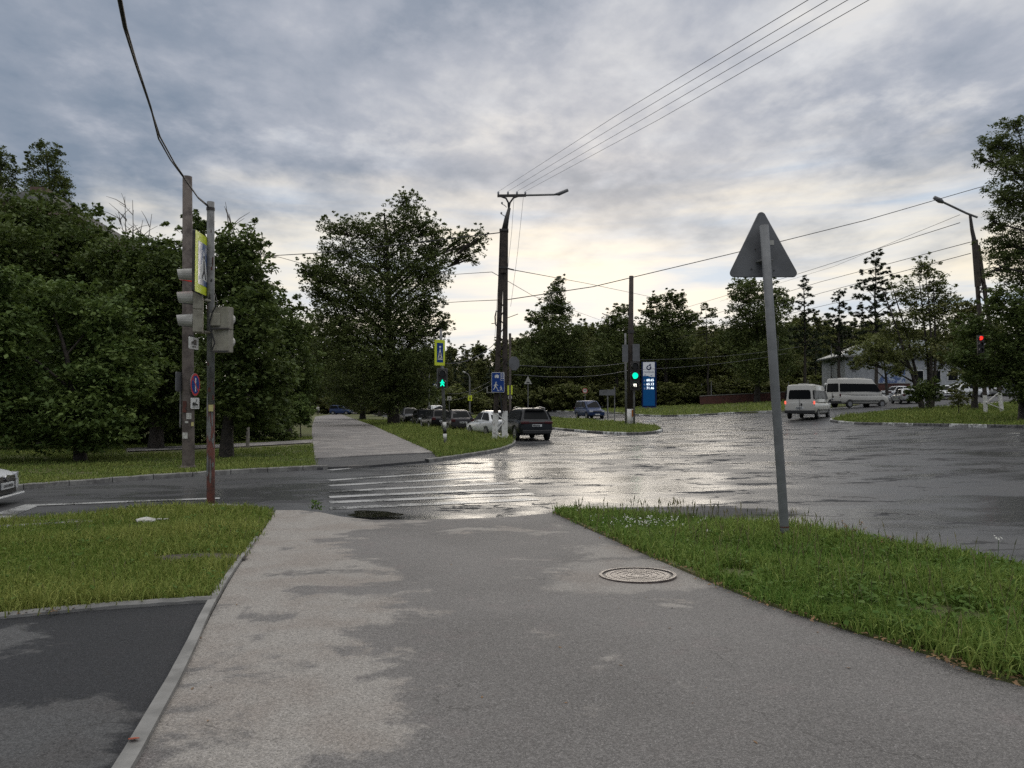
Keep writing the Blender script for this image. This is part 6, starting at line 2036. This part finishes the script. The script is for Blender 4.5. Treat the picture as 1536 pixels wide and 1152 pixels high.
CARS = dict(
    sedan=dict(L=4.35, st=[(2.17, .70, .36, .60), (2.10, .78, .24, .68), (1.85, .83, .21, .76), (1.3, .855, .20, .86), (.8, .86, .20, .92), (-.4, .865, .20, .94), (-1.3, .86, .22, .97), (-1.9, .83, .26, .99), (-2.10, .79, .30, .96), (-2.17, .74, .42, .86)],
               cab=dict(z0=.86, z1=1.47, b=(1.05, -1.62), t=(.30, -.95), w0=.80, w1=.60), wh=(1.32, -1.22), wr=.30, split=(-.30,)),
    suv=dict(L=4.45, st=[(2.22, .70, .42, .72), (2.14, .80, .28, .86), (1.8, .89, .25, .98), (1.2, .925, .24, 1.04), (.6, .925, .24, 1.06), (-.6, .925, .24, 1.09), (-1.5, .925, .26, 1.12), (-1.9, .915, .30, 1.08), (-2.15, .86, .36, 1.02), (-2.26, .70, .50, .92)],
             cab=dict(z0=.96, z1=1.63, b=(1.05, -2.18), t=(.20, -1.80), w0=.905, w1=.66), wh=(1.36, -1.30), wr=.36, split=(-.2, -1.05)),
    hatch=dict(L=4.1, st=[(2.05, .70, .38, .66), (1.98, .78, .26, .76), (1.7, .84, .22, .88), (1.1, .86, .21, .95), (.6, .865, .21, .97), (-.6, .865, .21, 1.0), (-1.5, .855, .24, 1.02), (-1.92, .82, .28, .98), (-2.05, .77, .40, .86)],
               cab=dict(z0=.92, z1=1.5, b=(1.0, -1.9), t=(.25, -1.5), w0=.80, w1=.61), wh=(1.28, -1.2), wr=.31, split=(-.3, -1.1)),
    van=dict(L=4.2, st=[(2.10, .74, .40, .70), (2.02, .82, .28, .82), (1.75, .86, .25, .96), (1.25, .88, .24, 1.05), (.8, .885, .24, 1.08), (-.6, .885, .24, 1.10), (-1.7, .88, .26, 1.10), (-2.0, .86, .30, 1.08), (-2.10, .82, .42, 1.0)],
             cab=dict(z0=1.02, z1=1.80, b=(1.28, -2.04), t=(.45, -1.90), w0=.84, w1=.70), wh=(1.32, -1.3), wr=.32, split=(-.05,)),
    minibus=dict(L=5.6, st=[(2.80, .80, .45, .85), (2.72, .92, .34, .98), (2.45, .99, .32, 1.12), (2.0, 1.01, .32, 1.22), (1.2, 1.015, .32, 1.25), (-.6, 1.015, .32, 1.25), (-2.2, 1.01, .34, 1.25), (-2.70, 1.0, .38, 1.25), (-2.80, .98, .5, 1.2)],
                 cab=dict(z0=1.16, z1=2.45, b=(2.05, -2.77), t=(.95, -2.68), w0=.99, w1=.84), wh=(1.85, -1.75), wr=.34, split=(1.0, -.4, -1.6)),
)


def car(kind, name, label, cat, loc, heading, paint, group=None, scale=1.0, tail='taill', rails=False, details=True, H=None):
    """heading: compass degrees of the nose, 0 = away from the camera (+y), + to the right"""
    P_ = CARS[kind]
    c = dict(P_['cab'])
    if H:
        c['z1'] = H
    o = thing(name, label, cat, loc, -R(heading), group)
    o.scale = (scale,) * 3
    pm = M[paint]
    W2 = max(s_[1] for s_ in P_['st'])
    body = loft_body(P_['st'], 'body', pm, o, P_['wh'], P_['wr'], W2)
    z0, z1, w0, w1 = c['z0'], c['z1'], c['w0'], c['w1']
    yb0, yb1, yt0, yt1 = *c['b'], *c['t']
    # glasshouse shell with slightly domed roof
    mb = MB()
    ry = [yt0, yt0 + (yt1 - yt0) * .33, yt0 + (yt1 - yt0) * .67, yt1]
    by = [yb0, yb0 + (yb1 - yb0) * .33, yb0 + (yb1 - yb0) * .67, yb1]
    vs = []
    for k in range(4):
        dz = 0 if k in (0, 3) else .03
        tz = z1 - .05 + dz
        wb = w0 if k in (1, 2) else w0 * .93
        wt = w1 if k in (1, 2) else w1 * .95
        vs += [(-wb, by[k], z0), (-wt, ry[k], tz), (-wt * .6, ry[k], tz + .045), (wt * .6, ry[k], tz + .045), (wt, ry[k], tz), (wb, by[k], z0)]
    fs = []
    for k in range(3):
        fs += [(k * 6 + q, k * 6 + q + 1, k * 6 + 7 + q, k * 6 + 6 + q) for q in range(5)]
    fs += [(0, 1, 2, 3, 4, 5), (18, 19, 20, 21, 22, 23)]
    mb.add(vs, fs)
    cb_ = mb.build('cabin', pm, o, True)
    bv = cb_.modifiers.new('b', 'BEVEL')
    bv.width = .07 if kind in ('minibus', 'van') else .13
    bv.segments = 3
    bv.limit_method = 'ANGLE'
    bv.angle_limit = R(25)
    bake(cb_)
    tz = z1 - .05

    def pane(nm, p00, p10, p01, p11, u0, u1, v0, v1, out, m_='glass', rr=.0):
        """glass panel on the bilinear patch p00-p10 (bottom) p01-p11 (top), proud of the shell"""
        f = lambda u, v: (Vector(p00).lerp(Vector(p10), u)).lerp(Vector(p01).lerp(Vector(p11), u), v)
        g = MB()
        out = Vector(out).normalized()
        q = [f(u0 + .02, v0), f(u1 - .02, v0), f(u1, v0 + .08), f(u1, v1 - .1), f(u1 - .04, v1), f(u0 + .04, v1), f(u0, v1 - .1), f(u0, v0 + .08)]
        vs_ = [p_ + out * .016 for p_ in q] + [p_ - out * .05 for p_ in q]
        g.add(vs_, [tuple(range(8)), tuple(range(15, 7, -1))] + [(i, i + 8, (i + 1) % 8 + 8, (i + 1) % 8) for i in range(8)])
        return g.build(nm, M[m_], o)

    slf = Vector((0, tz - z0, yb0 - yt0))
    pane('windscreen', (-w0 * .93, yb0, z0), (w0 * .93, yb0, z0), (-w1 * .95, yt0, tz), (w1 * .95, yt0, tz), .07, .93, .14, .93, slf)
    slr = Vector((0, -(tz - z0), yt1 - yb1))
    pane('rear_window', (-w0 * .93, yb1, z0), (w0 * .93, yb1, z0), (-w1 * .95, yt1, tz), (w1 * .95, yt1, tz), .09, .91, .22 if kind != 'minibus' else .18, .90 if kind != 'minibus' else .72, slr)
    # side panes between the pillars
    cuts = [yb0] + [x for x in P_['split']] + [yb1]
    for sd in (-1, 1):
        outn = Vector((sd * (tz - z0), 0, w0 - w1))
        for i in range(len(cuts) - 1):
            a, b = cuts[i], cuts[i + 1]
            fa, fb = (yb0 - a) / (yb0 - yb1), (yb0 - b) / (yb0 - yb1)
            ta_, tb_ = yt0 + (yt1 - yt0) * fa, yt0 + (yt1 - yt0) * fb
            pane('side_window', (sd * w0, a, z0), (sd * w0, b, z0), (sd * w1, ta_, tz), (sd * w1, tb_, tz), .06 if i and kind != 'minibus' else (.12 if not i else -.02), .95 if kind != 'minibus' else 1.02, .20, .90 if kind != 'minibus' else .70, outn)
    # wheels
    wr = P_['wr']
    for y in P_['wh']:
        for sd in (-1, 1):
            g = MB()
            x0, x1 = sd * (W2 - .22), sd * (W2 - .015)
            g.tube([(x0, y, wr), (x0 + sd * .03, y, wr), (x1 - sd * .03, y, wr), (x1, y, wr)], [wr * .9, wr, wr, wr * .9], 24)
            wh = g.build('wheel', M['tyre'], o, True)
            g = MB()
            g.tube([(x1 - sd * .02, y, wr), (x1 + sd * .006, y, wr)], wr * .62, 18)
            for k in range(5):
                a_ = 2 * math.pi * k / 5
                g.box((x1 + sd * .010, y + wr * .3 * math.cos(a_), wr + wr * .3 * math.sin(a_)), (.01, wr * .55, wr * .12), Matrix.Rotation(a_, 3, 'X'))
            g.build('rim', M['rim'], wh)
    # lamps, bumpers, plates
    st = P_['st']
    yf, yr = st[0][0], st[-1][0]
    zf = st[1][3]
    for sd in (-1, 1):
        g = MB()
        if kind == 'minibus':
            g.prism(rrect(sd * .82 - .12, .82, sd * .82 + .12, 1.12, .05), yf - .18, yf + .0)
        else:
            g.box((sd * W2 * .70, yf - .10, zf - .07), (.34, .16, .14), Matrix.Rotation(sd * R(-18), 3, 'Z'))
        g.build('headlight', M['headl'], o, bevel=.02)
        g = MB()
        zr = st[-2][3]
        if kind in ('minibus',):
            g.box((sd * .94, yr + .05, 1.13), (.085, .12, .22))
        elif kind == 'van':
            g.box((sd * .80, yr + .06, .95), (.12, .12, .40))
        elif kind == 'suv':
            g.box((sd * .62, yr + .06, zr - .10), (.42, .14, .13))
        else:
            g.box((sd * W2 * .76, yr + .08, zr - .14), (.28, .16, .20), Matrix.Rotation(sd * R(14), 3, 'Z'))
        g.build('tail_light', M[tail], o, bevel=.03)
        g = MB()
        g.box((sd * (W2 + .06), yb0 - .22, z0 + .14), (.16, .12, .13))
        g.build('mirror', M['black'], o, bevel=.03)
    if kind == 'suv':
        zone(o, 'light_bar', M[tail], lambda g: g.box((0, yr + .03, st[-2][3] - .10), (1.0, .10, .055)))
        zone(o, 'lower_bumper', M['black'], lambda g: g.box((0, yr + .10, .46), (1.5, .26, .20)), bevel=.04)
        zone(o, 'spoiler', M['black'], lambda g: g.box((0, yt1 - .10, tz + .02), (1.05, .22, .04)), bevel=.015)
    zone(o, 'rear_plate', M['plate'], lambda g: g.box((0, yr - .005 + (.02 if kind != 'suv' else 0.02), .78 if kind in ('suv', 'minibus', 'van') else .68), (.50, .06, .115)))
    zone(o, 'plate_marks', M['black'], lambda g: [g.box((-.2 + .055 * k, yr - .018 + .005, .78 if kind in ('suv', 'minibus', 'van') else .68), (.03, .06, .05)) for k in range(7)])
    zone(o, 'front_plate', M['plate'], lambda g: g.box((0, yf + .01, .46), (.50, .05, .115)))
    zone(o, 'grille', M['black'], lambda g: g.box((0, yf - .03, zf - .10), (W2 * .95, .10, .11)), bevel=.02)
    zone(o, 'lower_grille', M['black'], lambda g: g.box((0, yf - .04, .33), (W2 * 1.1, .12, .12)), bevel=.02)
    if kind in ('sedan', 'hatch', 'suv'):
        for sd in (-1, 1):
            zone(o, 'door_handle', M['black' if paint != 'carwhite' else 'chrome'], lambda g: g.box((sd * W2 * .985, -.35, z0 - .07), (.03, .14, .025)))
    if kind == 'minibus':
        zone(o, 'rear_bumper', M['black'], lambda g: g.box((0, yr + .02, .50), (1.96, .22, .22)), bevel=.04)
        zone(o, 'side_trim', M['black'], lambda g: (g.box((1.008, 0, .62), (.03, 3.0, .09)), g.box((-1.008, 0, .62), (.03, 3.0, .09))))
        zone(o, 'door_seam', M['black'], lambda g: g.box((0, yr - .012, 1.0), (.012, .04, .7)))
        zone(o, 'rear_handle', M['black'], lambda g: g.box((.12, yr - .02, 1.0), (.09, .05, .16)))
        zone(o, 'roof_hatch', M['visor'], lambda g: (g.box((0, .2, z1 + .04), (.7, .7, .09)), g.box((0, -1.6, z1 + .04), (.6, .5, .08))), bevel=.02)
    if rails:
        for sd in (-1, 1):
            zone(o, 'roof_rail', M['chrome'], lambda g: g.tube([(sd * w1 * .92, yt0 - .2, tz + .06), (sd * w1 * .95, (yt0 + yt1) / 2, tz + .12), (sd * w1 * .92, yt1 + .15, tz + .06)], .02, 6))
        zone(o, 'antenna', M['black'], lambda g: g.prism([(-.02, tz + .05), (.02, tz + .05), (.006, tz + .14), (-.006, tz + .14)], yt1 + .2, yt1 + .32))
    return o


p = gd(787, 38.9)
car('suv', 'parked_car', 'dark graphite SUV standing beside the whitewashed lattice mast', 'car', p, -15, 'cardark', 'cars standing in the side street', rails=True)
p = gd(737, 43)
car('sedan', 'parked_car', 'white sedan between the grey sedan and the lattice mast', 'car', p, -24, 'carwhite', 'cars standing in the side street')
p = gd(686, 50)
car('sedan', 'parked_car', 'dark brown grey sedan with its number plate towards us', 'car', p, -15, 'cargrey', 'cars standing in the side street')
p = gd(654, 56)
car('hatch', 'parked_car', 'black hatchback just left of the pedestrian signal post', 'car', p, -20, 'carblack', 'cars standing in the side street')
p = gd(636, 66)
car('hatch', 'parked_car', 'black car behind the black hatchback, next to the tree trunk', 'car', p, 164, 'carblack', 'cars standing in the side street')
p = gd(615, 78)
car('suv', 'parked_car', 'black SUV facing us deep in the shade of the spreading tree', 'car', p, 164, 'carblack', 'cars standing in the side street')
p = gd(654, 88)
car('van', 'parked_car', 'pale silver van roof showing above the black cars', 'car', p, 164, 'carsilver', 'cars standing in the side street')
p = gd(884, 73.5)
car('van', 'blue_van', 'blue compact van driving towards us past the traffic island', 'van', p, 164, 'carblue')
p = gd(1213, 52)
car('minibus', 'minibus', 'white minibus seen from behind with red tail lamps lit', 'minibus', p, 34, 'vanwhite', 'white minibuses', tail='taillit', H=2.36)
p = gd(1286, 70)
car('minibus', 'minibus', 'longer white minibus seen from its side behind the grass corner', 'minibus', p, 72, 'vanwhite', 'white minibuses', H=2.62, scale=1.05)
nose = Vector((-12.42, 14.50, float(G(-12.42, 14.50))))
left = car('sedan', 'moving_car', 'white sedan nose entering at the left edge of the photo', 'car', nose, 78, 'carwhite', scale=1.0)
P_ = CARS['sedan']
yf = 2.17
zone(left, 'chrome_grille_bar', M['chrome'], lambda g: (g.box((0, yf + .005, .635), (.75, .04, .02)), g.box((0, yf + .005, .585), (.70, .04, .018))))
zone(left, 'bumper_panel', M['black'], lambda g: g.box((0, yf - .02, .46), (.86, .085, .22)), bevel=.02)
zone(left, 'number_plate', M['plate'], lambda g: g.box((0, yf + .045, .45), (.52, .03, .125)))
zone(left, 'plate_digits', M['black'], lambda g: [g.box((-.19 + .055 * k, yf + .05, .45), (.028, .03, .06)) for k in range(8)])
zone(left, 'badge', M['chrome'], lambda g: g.prism(circ(0, .61, .10, .06, n=16), yf + .02, yf + .05))
zone(left, 'bumper_lip', M['carwhite'], lambda g: g.box((0, yf - .02, .235), (1.5, .18, .05)), bevel=.02)

# parked cars on the right-hand lot
for (u, D, kind, hd, paint, lbl, sc_) in ((1352, 84, 'sedan', 75, 'carwhite', 'white sedan on the right lot just beyond the minibus front', 1.05), (1357, 73, 'sedan', 12, 'carsilver', 'silver grey sedan parked before the white sedan near the airy tree', 1.0),
                                          (1449, 80, 'sedan', 78, 'carwhite', 'white sedan between the airy tree and the lattice mast foot', 1.05), (1418, 78, 'sedan', 200, 'carwhite', 'white car with red tail lamps beside the airy tree shrub', 1.0),
                                          (1470, 92, 'hatch', 60, 'carwhite', 'white hatchback farther back behind the lattice mast foot', 1.1), (1512, 84, 'hatch', 70, 'carsilver', 'silver hatchback at the right end of the parking lot', 1.0)):
    car(kind, 'parked_car', lbl, 'car', gd(u, D, 0.03), hd, paint, 'cars parked on the right lot', scale=sc_, tail='taillit' if 'red tail' in lbl else 'taill')

# ------------------------------------------------------------------ buildings and walls
D0 = 100
pl = gd(1268, D0)
o = thing('white_building', 'white plastered building with grey roof and blue mural behind the airy tree', 'building', (pl.x, D0, pl.z), R(-6))
Wd, Hh, Dp = 16.0, (HOR - 535) / FPX * D0 + EYE - pl.z, 10.0
zone(o, 'wall', M['plaster'], lambda mb: mb.box((Wd / 2, Dp / 2, Hh / 2 - 0.3), (Wd, Dp, Hh + 0.6)))
zone(o, 'roof', M['roofm'], lambda mb: mb.add([(-.6, -.6, Hh), (Wd + .6, -.6, Hh), (Wd + .6, Dp + .6, Hh), (-.6, Dp + .6, Hh), (5, Dp / 2, Hh + 2.6), (Wd - 4, Dp / 2, Hh + 2.6), (-.6, -.6, Hh + .2), (Wd + .6, -.6, Hh + .2), (Wd + .6, Dp + .6, Hh + .2), (-.6, Dp + .6, Hh + .2)],
     [(0, 3, 2, 1), (0, 1, 7, 6), (1, 2, 8, 7), (2, 3, 9, 8), (3, 0, 6, 9), (6, 7, 5, 4), (7, 8, 5), (8, 9, 4, 5), (9, 6, 4)]))
zone(o, 'mural', M['mural'], lambda mb: mb.prism([(4.2, .9), (7.8, .9), (7.8, 4.0), (6.6, 4.6), (5.0, 3.6), (4.2, 2.2)], -.02, .02))
zone(o, 'emblem', M['black'], lambda mb: mb.prism([(2.3, 1.7), (3.5, 1.7), (3.5, 2.8), (2.3, 2.8)], -.02, .02))
zone(o, 'emblem_mark', M['visor'], lambda mb: mb.prism([(2.5, 1.85), (2.8, 2.0), (3.0, 2.0), (3.3, 1.85), (2.95, 2.6)], -.03, .0))
zone(o, 'shield_mark', M['sigmetal'], lambda mb: mb.prism([(.9, 2.2), (1.5, 2.2), (1.45, 1.8), (1.2, 1.5), (.95, 1.8)], -.02, .02))
zone(o, 'corner_mark', M['sigmetal'], lambda mb: mb.prism([(.7, 4.6), (1.2, 4.2), (1.5, 3.7), (1.0, 3.8), (.7, 4.2)], -.02, .02))
zone(o, 'gutter', M['visor'], lambda mb: (mb.box((Wd / 2, -.68, Hh + .06), (Wd + 1.4, .14, .16)), mb.bar((-.45, -.6, Hh - .05), (0, -.1, Hh - .7), .1, .1)))
for k in range(3):
    f_ = zone(o, 'window', M['white'], lambda mb: mb.box((9.5 + k * 2.2, -.01, 3.2), (1.4, .08, 1.5)))
    zone(f_, 'pane', M['glass'], lambda mb: mb.box((9.5 + k * 2.2, -.04, 3.2), (1.2, .06, 1.3)))
a, b = gd(1050, 106), gd(1180, 104)
o = thing('brick_wall', 'low dark red brick wall between the far grass and the wood', 'wall', a)
zone(o, 'wall', M['redbrick'], lambda mb: mb.bar((0, 0, .55), (b.x - a.x + 8, b.y - a.y, .55 + (b.z - a.z) + .3), .3, 1.7))
zone(o, 'coping', M['slab'], lambda mb: mb.bar((0, 0, 1.44), (b.x - a.x + 8, b.y - a.y, 1.44 + (b.z - a.z) + .3), .42, .1))
a = gd(1310, 96)
o = thing('brick_wall', 'low red brick wall at the foot of the white building', 'wall', a)
zone(o, 'wall', M['redbrick'], lambda mb: mb.box((2.4, 0, .9), (4.8, .3, 2.2)))
zone(o, 'coping', M['slab'], lambda mb: mb.box((2.4, 0, 2.04), (5.0, .42, .1)))
A_ = at(73, 293, 45)
g0 = float(G(A_.x, 45))
o = thing('apartment_building', 'dark brick apartment block peeping over the left maples', 'building', (A_.x, 45, g0), R(8))
Hb = A_.z - g0
zone(o, 'wall', M['brick'], lambda mb: mb.box((-8, 15, Hb / 2 - .3), (16, 30, Hb)))
zone(o, 'parapet', M['slab'], lambda mb: mb.box((-8, 15, Hb - .15), (16.4, 30.4, .5)))
for k in range(4):
    for j in range(8):
        w_ = zone(o, 'window', M['white'], lambda mb: mb.box((.01, 2.5 + j * 3.5, 1.6 + k * 3), (.08, 1.5, 1.5)))
        zone(w_, 'pane', M['glass'], lambda mb: mb.box((.04, 2.5 + j * 3.5, 1.6 + k * 3), (.06, 1.3, 1.3)))
zone(o, 'chimney', M['brick'], lambda mb: mb.box((-.8, .8, Hb + .25), (.9, .9, .7)))

# parked dark blue car at the end of the footpath
car('van', 'parked_car', 'dark blue van standing at the far end of the footpath', 'car', gd(512, 138, .1), 100, 'carblue')


# ------------------------------------------------------------------ a walker far down the footpath
def person(label, loc, rz):
    o = thing('person', label, 'person', loc, rz)
    J = [((0, 0, .95), .13), ((0, 0, 1.15), .12), ((0, 0, 1.38), .15), ((0, 0, 1.50), .06), ((0, -.02, 1.62), .095), ((0, -.02, 1.72), .08),
         ((.10, 0, .90), .09), ((.11, -.10, .50), .065), ((.11, -.02, .09), .045), ((.11, -.16, .04), .04),
         ((-.10, 0, .90), .09), ((-.11, .10, .50), .065), ((-.11, .22, .11), .045), ((-.11, .10, .04), .04),
         ((.20, 0, 1.40), .06), ((.25, .08, 1.14), .045), ((.24, .02, .90), .035), ((.24, -.02, .82), .035),
         ((-.20, 0, 1.40), .06), ((-.25, -.06, 1.14), .045), ((-.24, -.16, .92), .035), ((-.24, -.2, .85), .035)]
    E = [(0, 1), (1, 2), (2, 3), (3, 4), (4, 5), (0, 6), (6, 7), (7, 8), (8, 9), (0, 10), (10, 11), (11, 12), (12, 13), (2, 14), (14, 15), (15, 16), (16, 17), (2, 18), (18, 19), (19, 20), (20, 21)]
    me = bpy.data.meshes.new('body')
    me.from_pydata([j[0] for j in J], E, [])
    ob = link('body', me)
    sk = ob.modifiers.new('skin', 'SKIN')
    for i, v in enumerate(me.skin_vertices[0].data):
        v.radius = (J[i][1], J[i][1])
        v.use_root = i == 0
    sb = ob.modifiers.new('sub', 'SUBSURF')
    sb.levels = sb.render_levels = 1
    bake(ob)
    ob.data.materials.clear()
    for m_ in ('paper', 'blackm', 'skin'):
        ob.data.materials.append(M[m_])
    for f in ob.data.polygons:
        z = f.center.z
        f.material_index = 2 if z > 1.5 else (1 if z < .9 and abs(f.center.x) < .2 else 0)
    ob.data.shade_smooth()
    ob.parent = o
    zone(o, 'hair', M['black'], lambda mb: mb.tube([(0, .0, 1.62), (0, .0, 1.72), (0, 0, 1.79)], [.098, .095, .05], 10), smooth=True)


person('person in a pale top walking far down the left edge of the footpath', gd(477, 128, .12), R(10))

# weed tuft in the road edge beside the crossing
p = gp(474, 768)
rng = np.random.default_rng(5)
c = np.stack([rng.normal(0, .06, 60), rng.normal(0, .05, 60), rng.uniform(.01, .18, 60)], 1)
V, F, L, T = leaf_quads(c, .06, .5, rng, .4)
o = thing('weed', 'single green weed growing at the road edge by the crossing', 'plant', (p.x, p.y, float(G(p.x, p.y)) + .04))
link('leaves', np_mesh('leaves', V, F, L, M['weed'], T), o)
zone(o, 'stem', M['weed'], lambda mb: [mb.tube([(0, 0, 0), (x * .6, y * .5, .08), (x, y, .17)], .004, 5) for x, y in ((.05, .02), (-.05, .01), (.0, -.04))])
# thin flowering stems in the right verge
for k, (u, v, hpx) in enumerate(((1262, 812, 26), (1290, 818, 30), (1332, 826, 18), (1496, 858, 44), (1218, 805, 16))):
    p = gp(u, v, .07)
    hgt = hpx * p.y / FPX * 1.1
    o = thing('wild_stem', ('thin flowering weed stem right of the sign post, second from it', 'tallest thin weed stem between sign post and far right', 'thin weed stem in the middle of the right verge edge', 'wild carrot with white umbel at the far right verge', 'short thin weed stem closest to the sign post')[k], 'plant', p)
    zone(o, 'stem', M['weed'], lambda mb: [mb.tube([(0, 0, 0), (x * .4, 0, hgt * .5), (x, y, hgt * q)], .0025, 5) for x, y, q in ((.02, 0, 1), (.06, .03, .75), (-.06, .02, .7))[:1 if k == 3 else 3]])
    c = np.concatenate([np.stack([rng.normal(x, .015, 14), rng.normal(0, .015, 14), rng.normal(hgt * q, .012, 14)], 1) for x, q in ((.02, 1), (.06, .75), (-.06, .7))[:1 if k == 3 else 3]])
    V, F, L, T = leaf_quads(c, .022 if k != 3 else .03, .6, rng, .5)
    link('flower_head', np_mesh('flower_head', V, F, L, M['petal' if k == 3 else 'straw'], T), o)
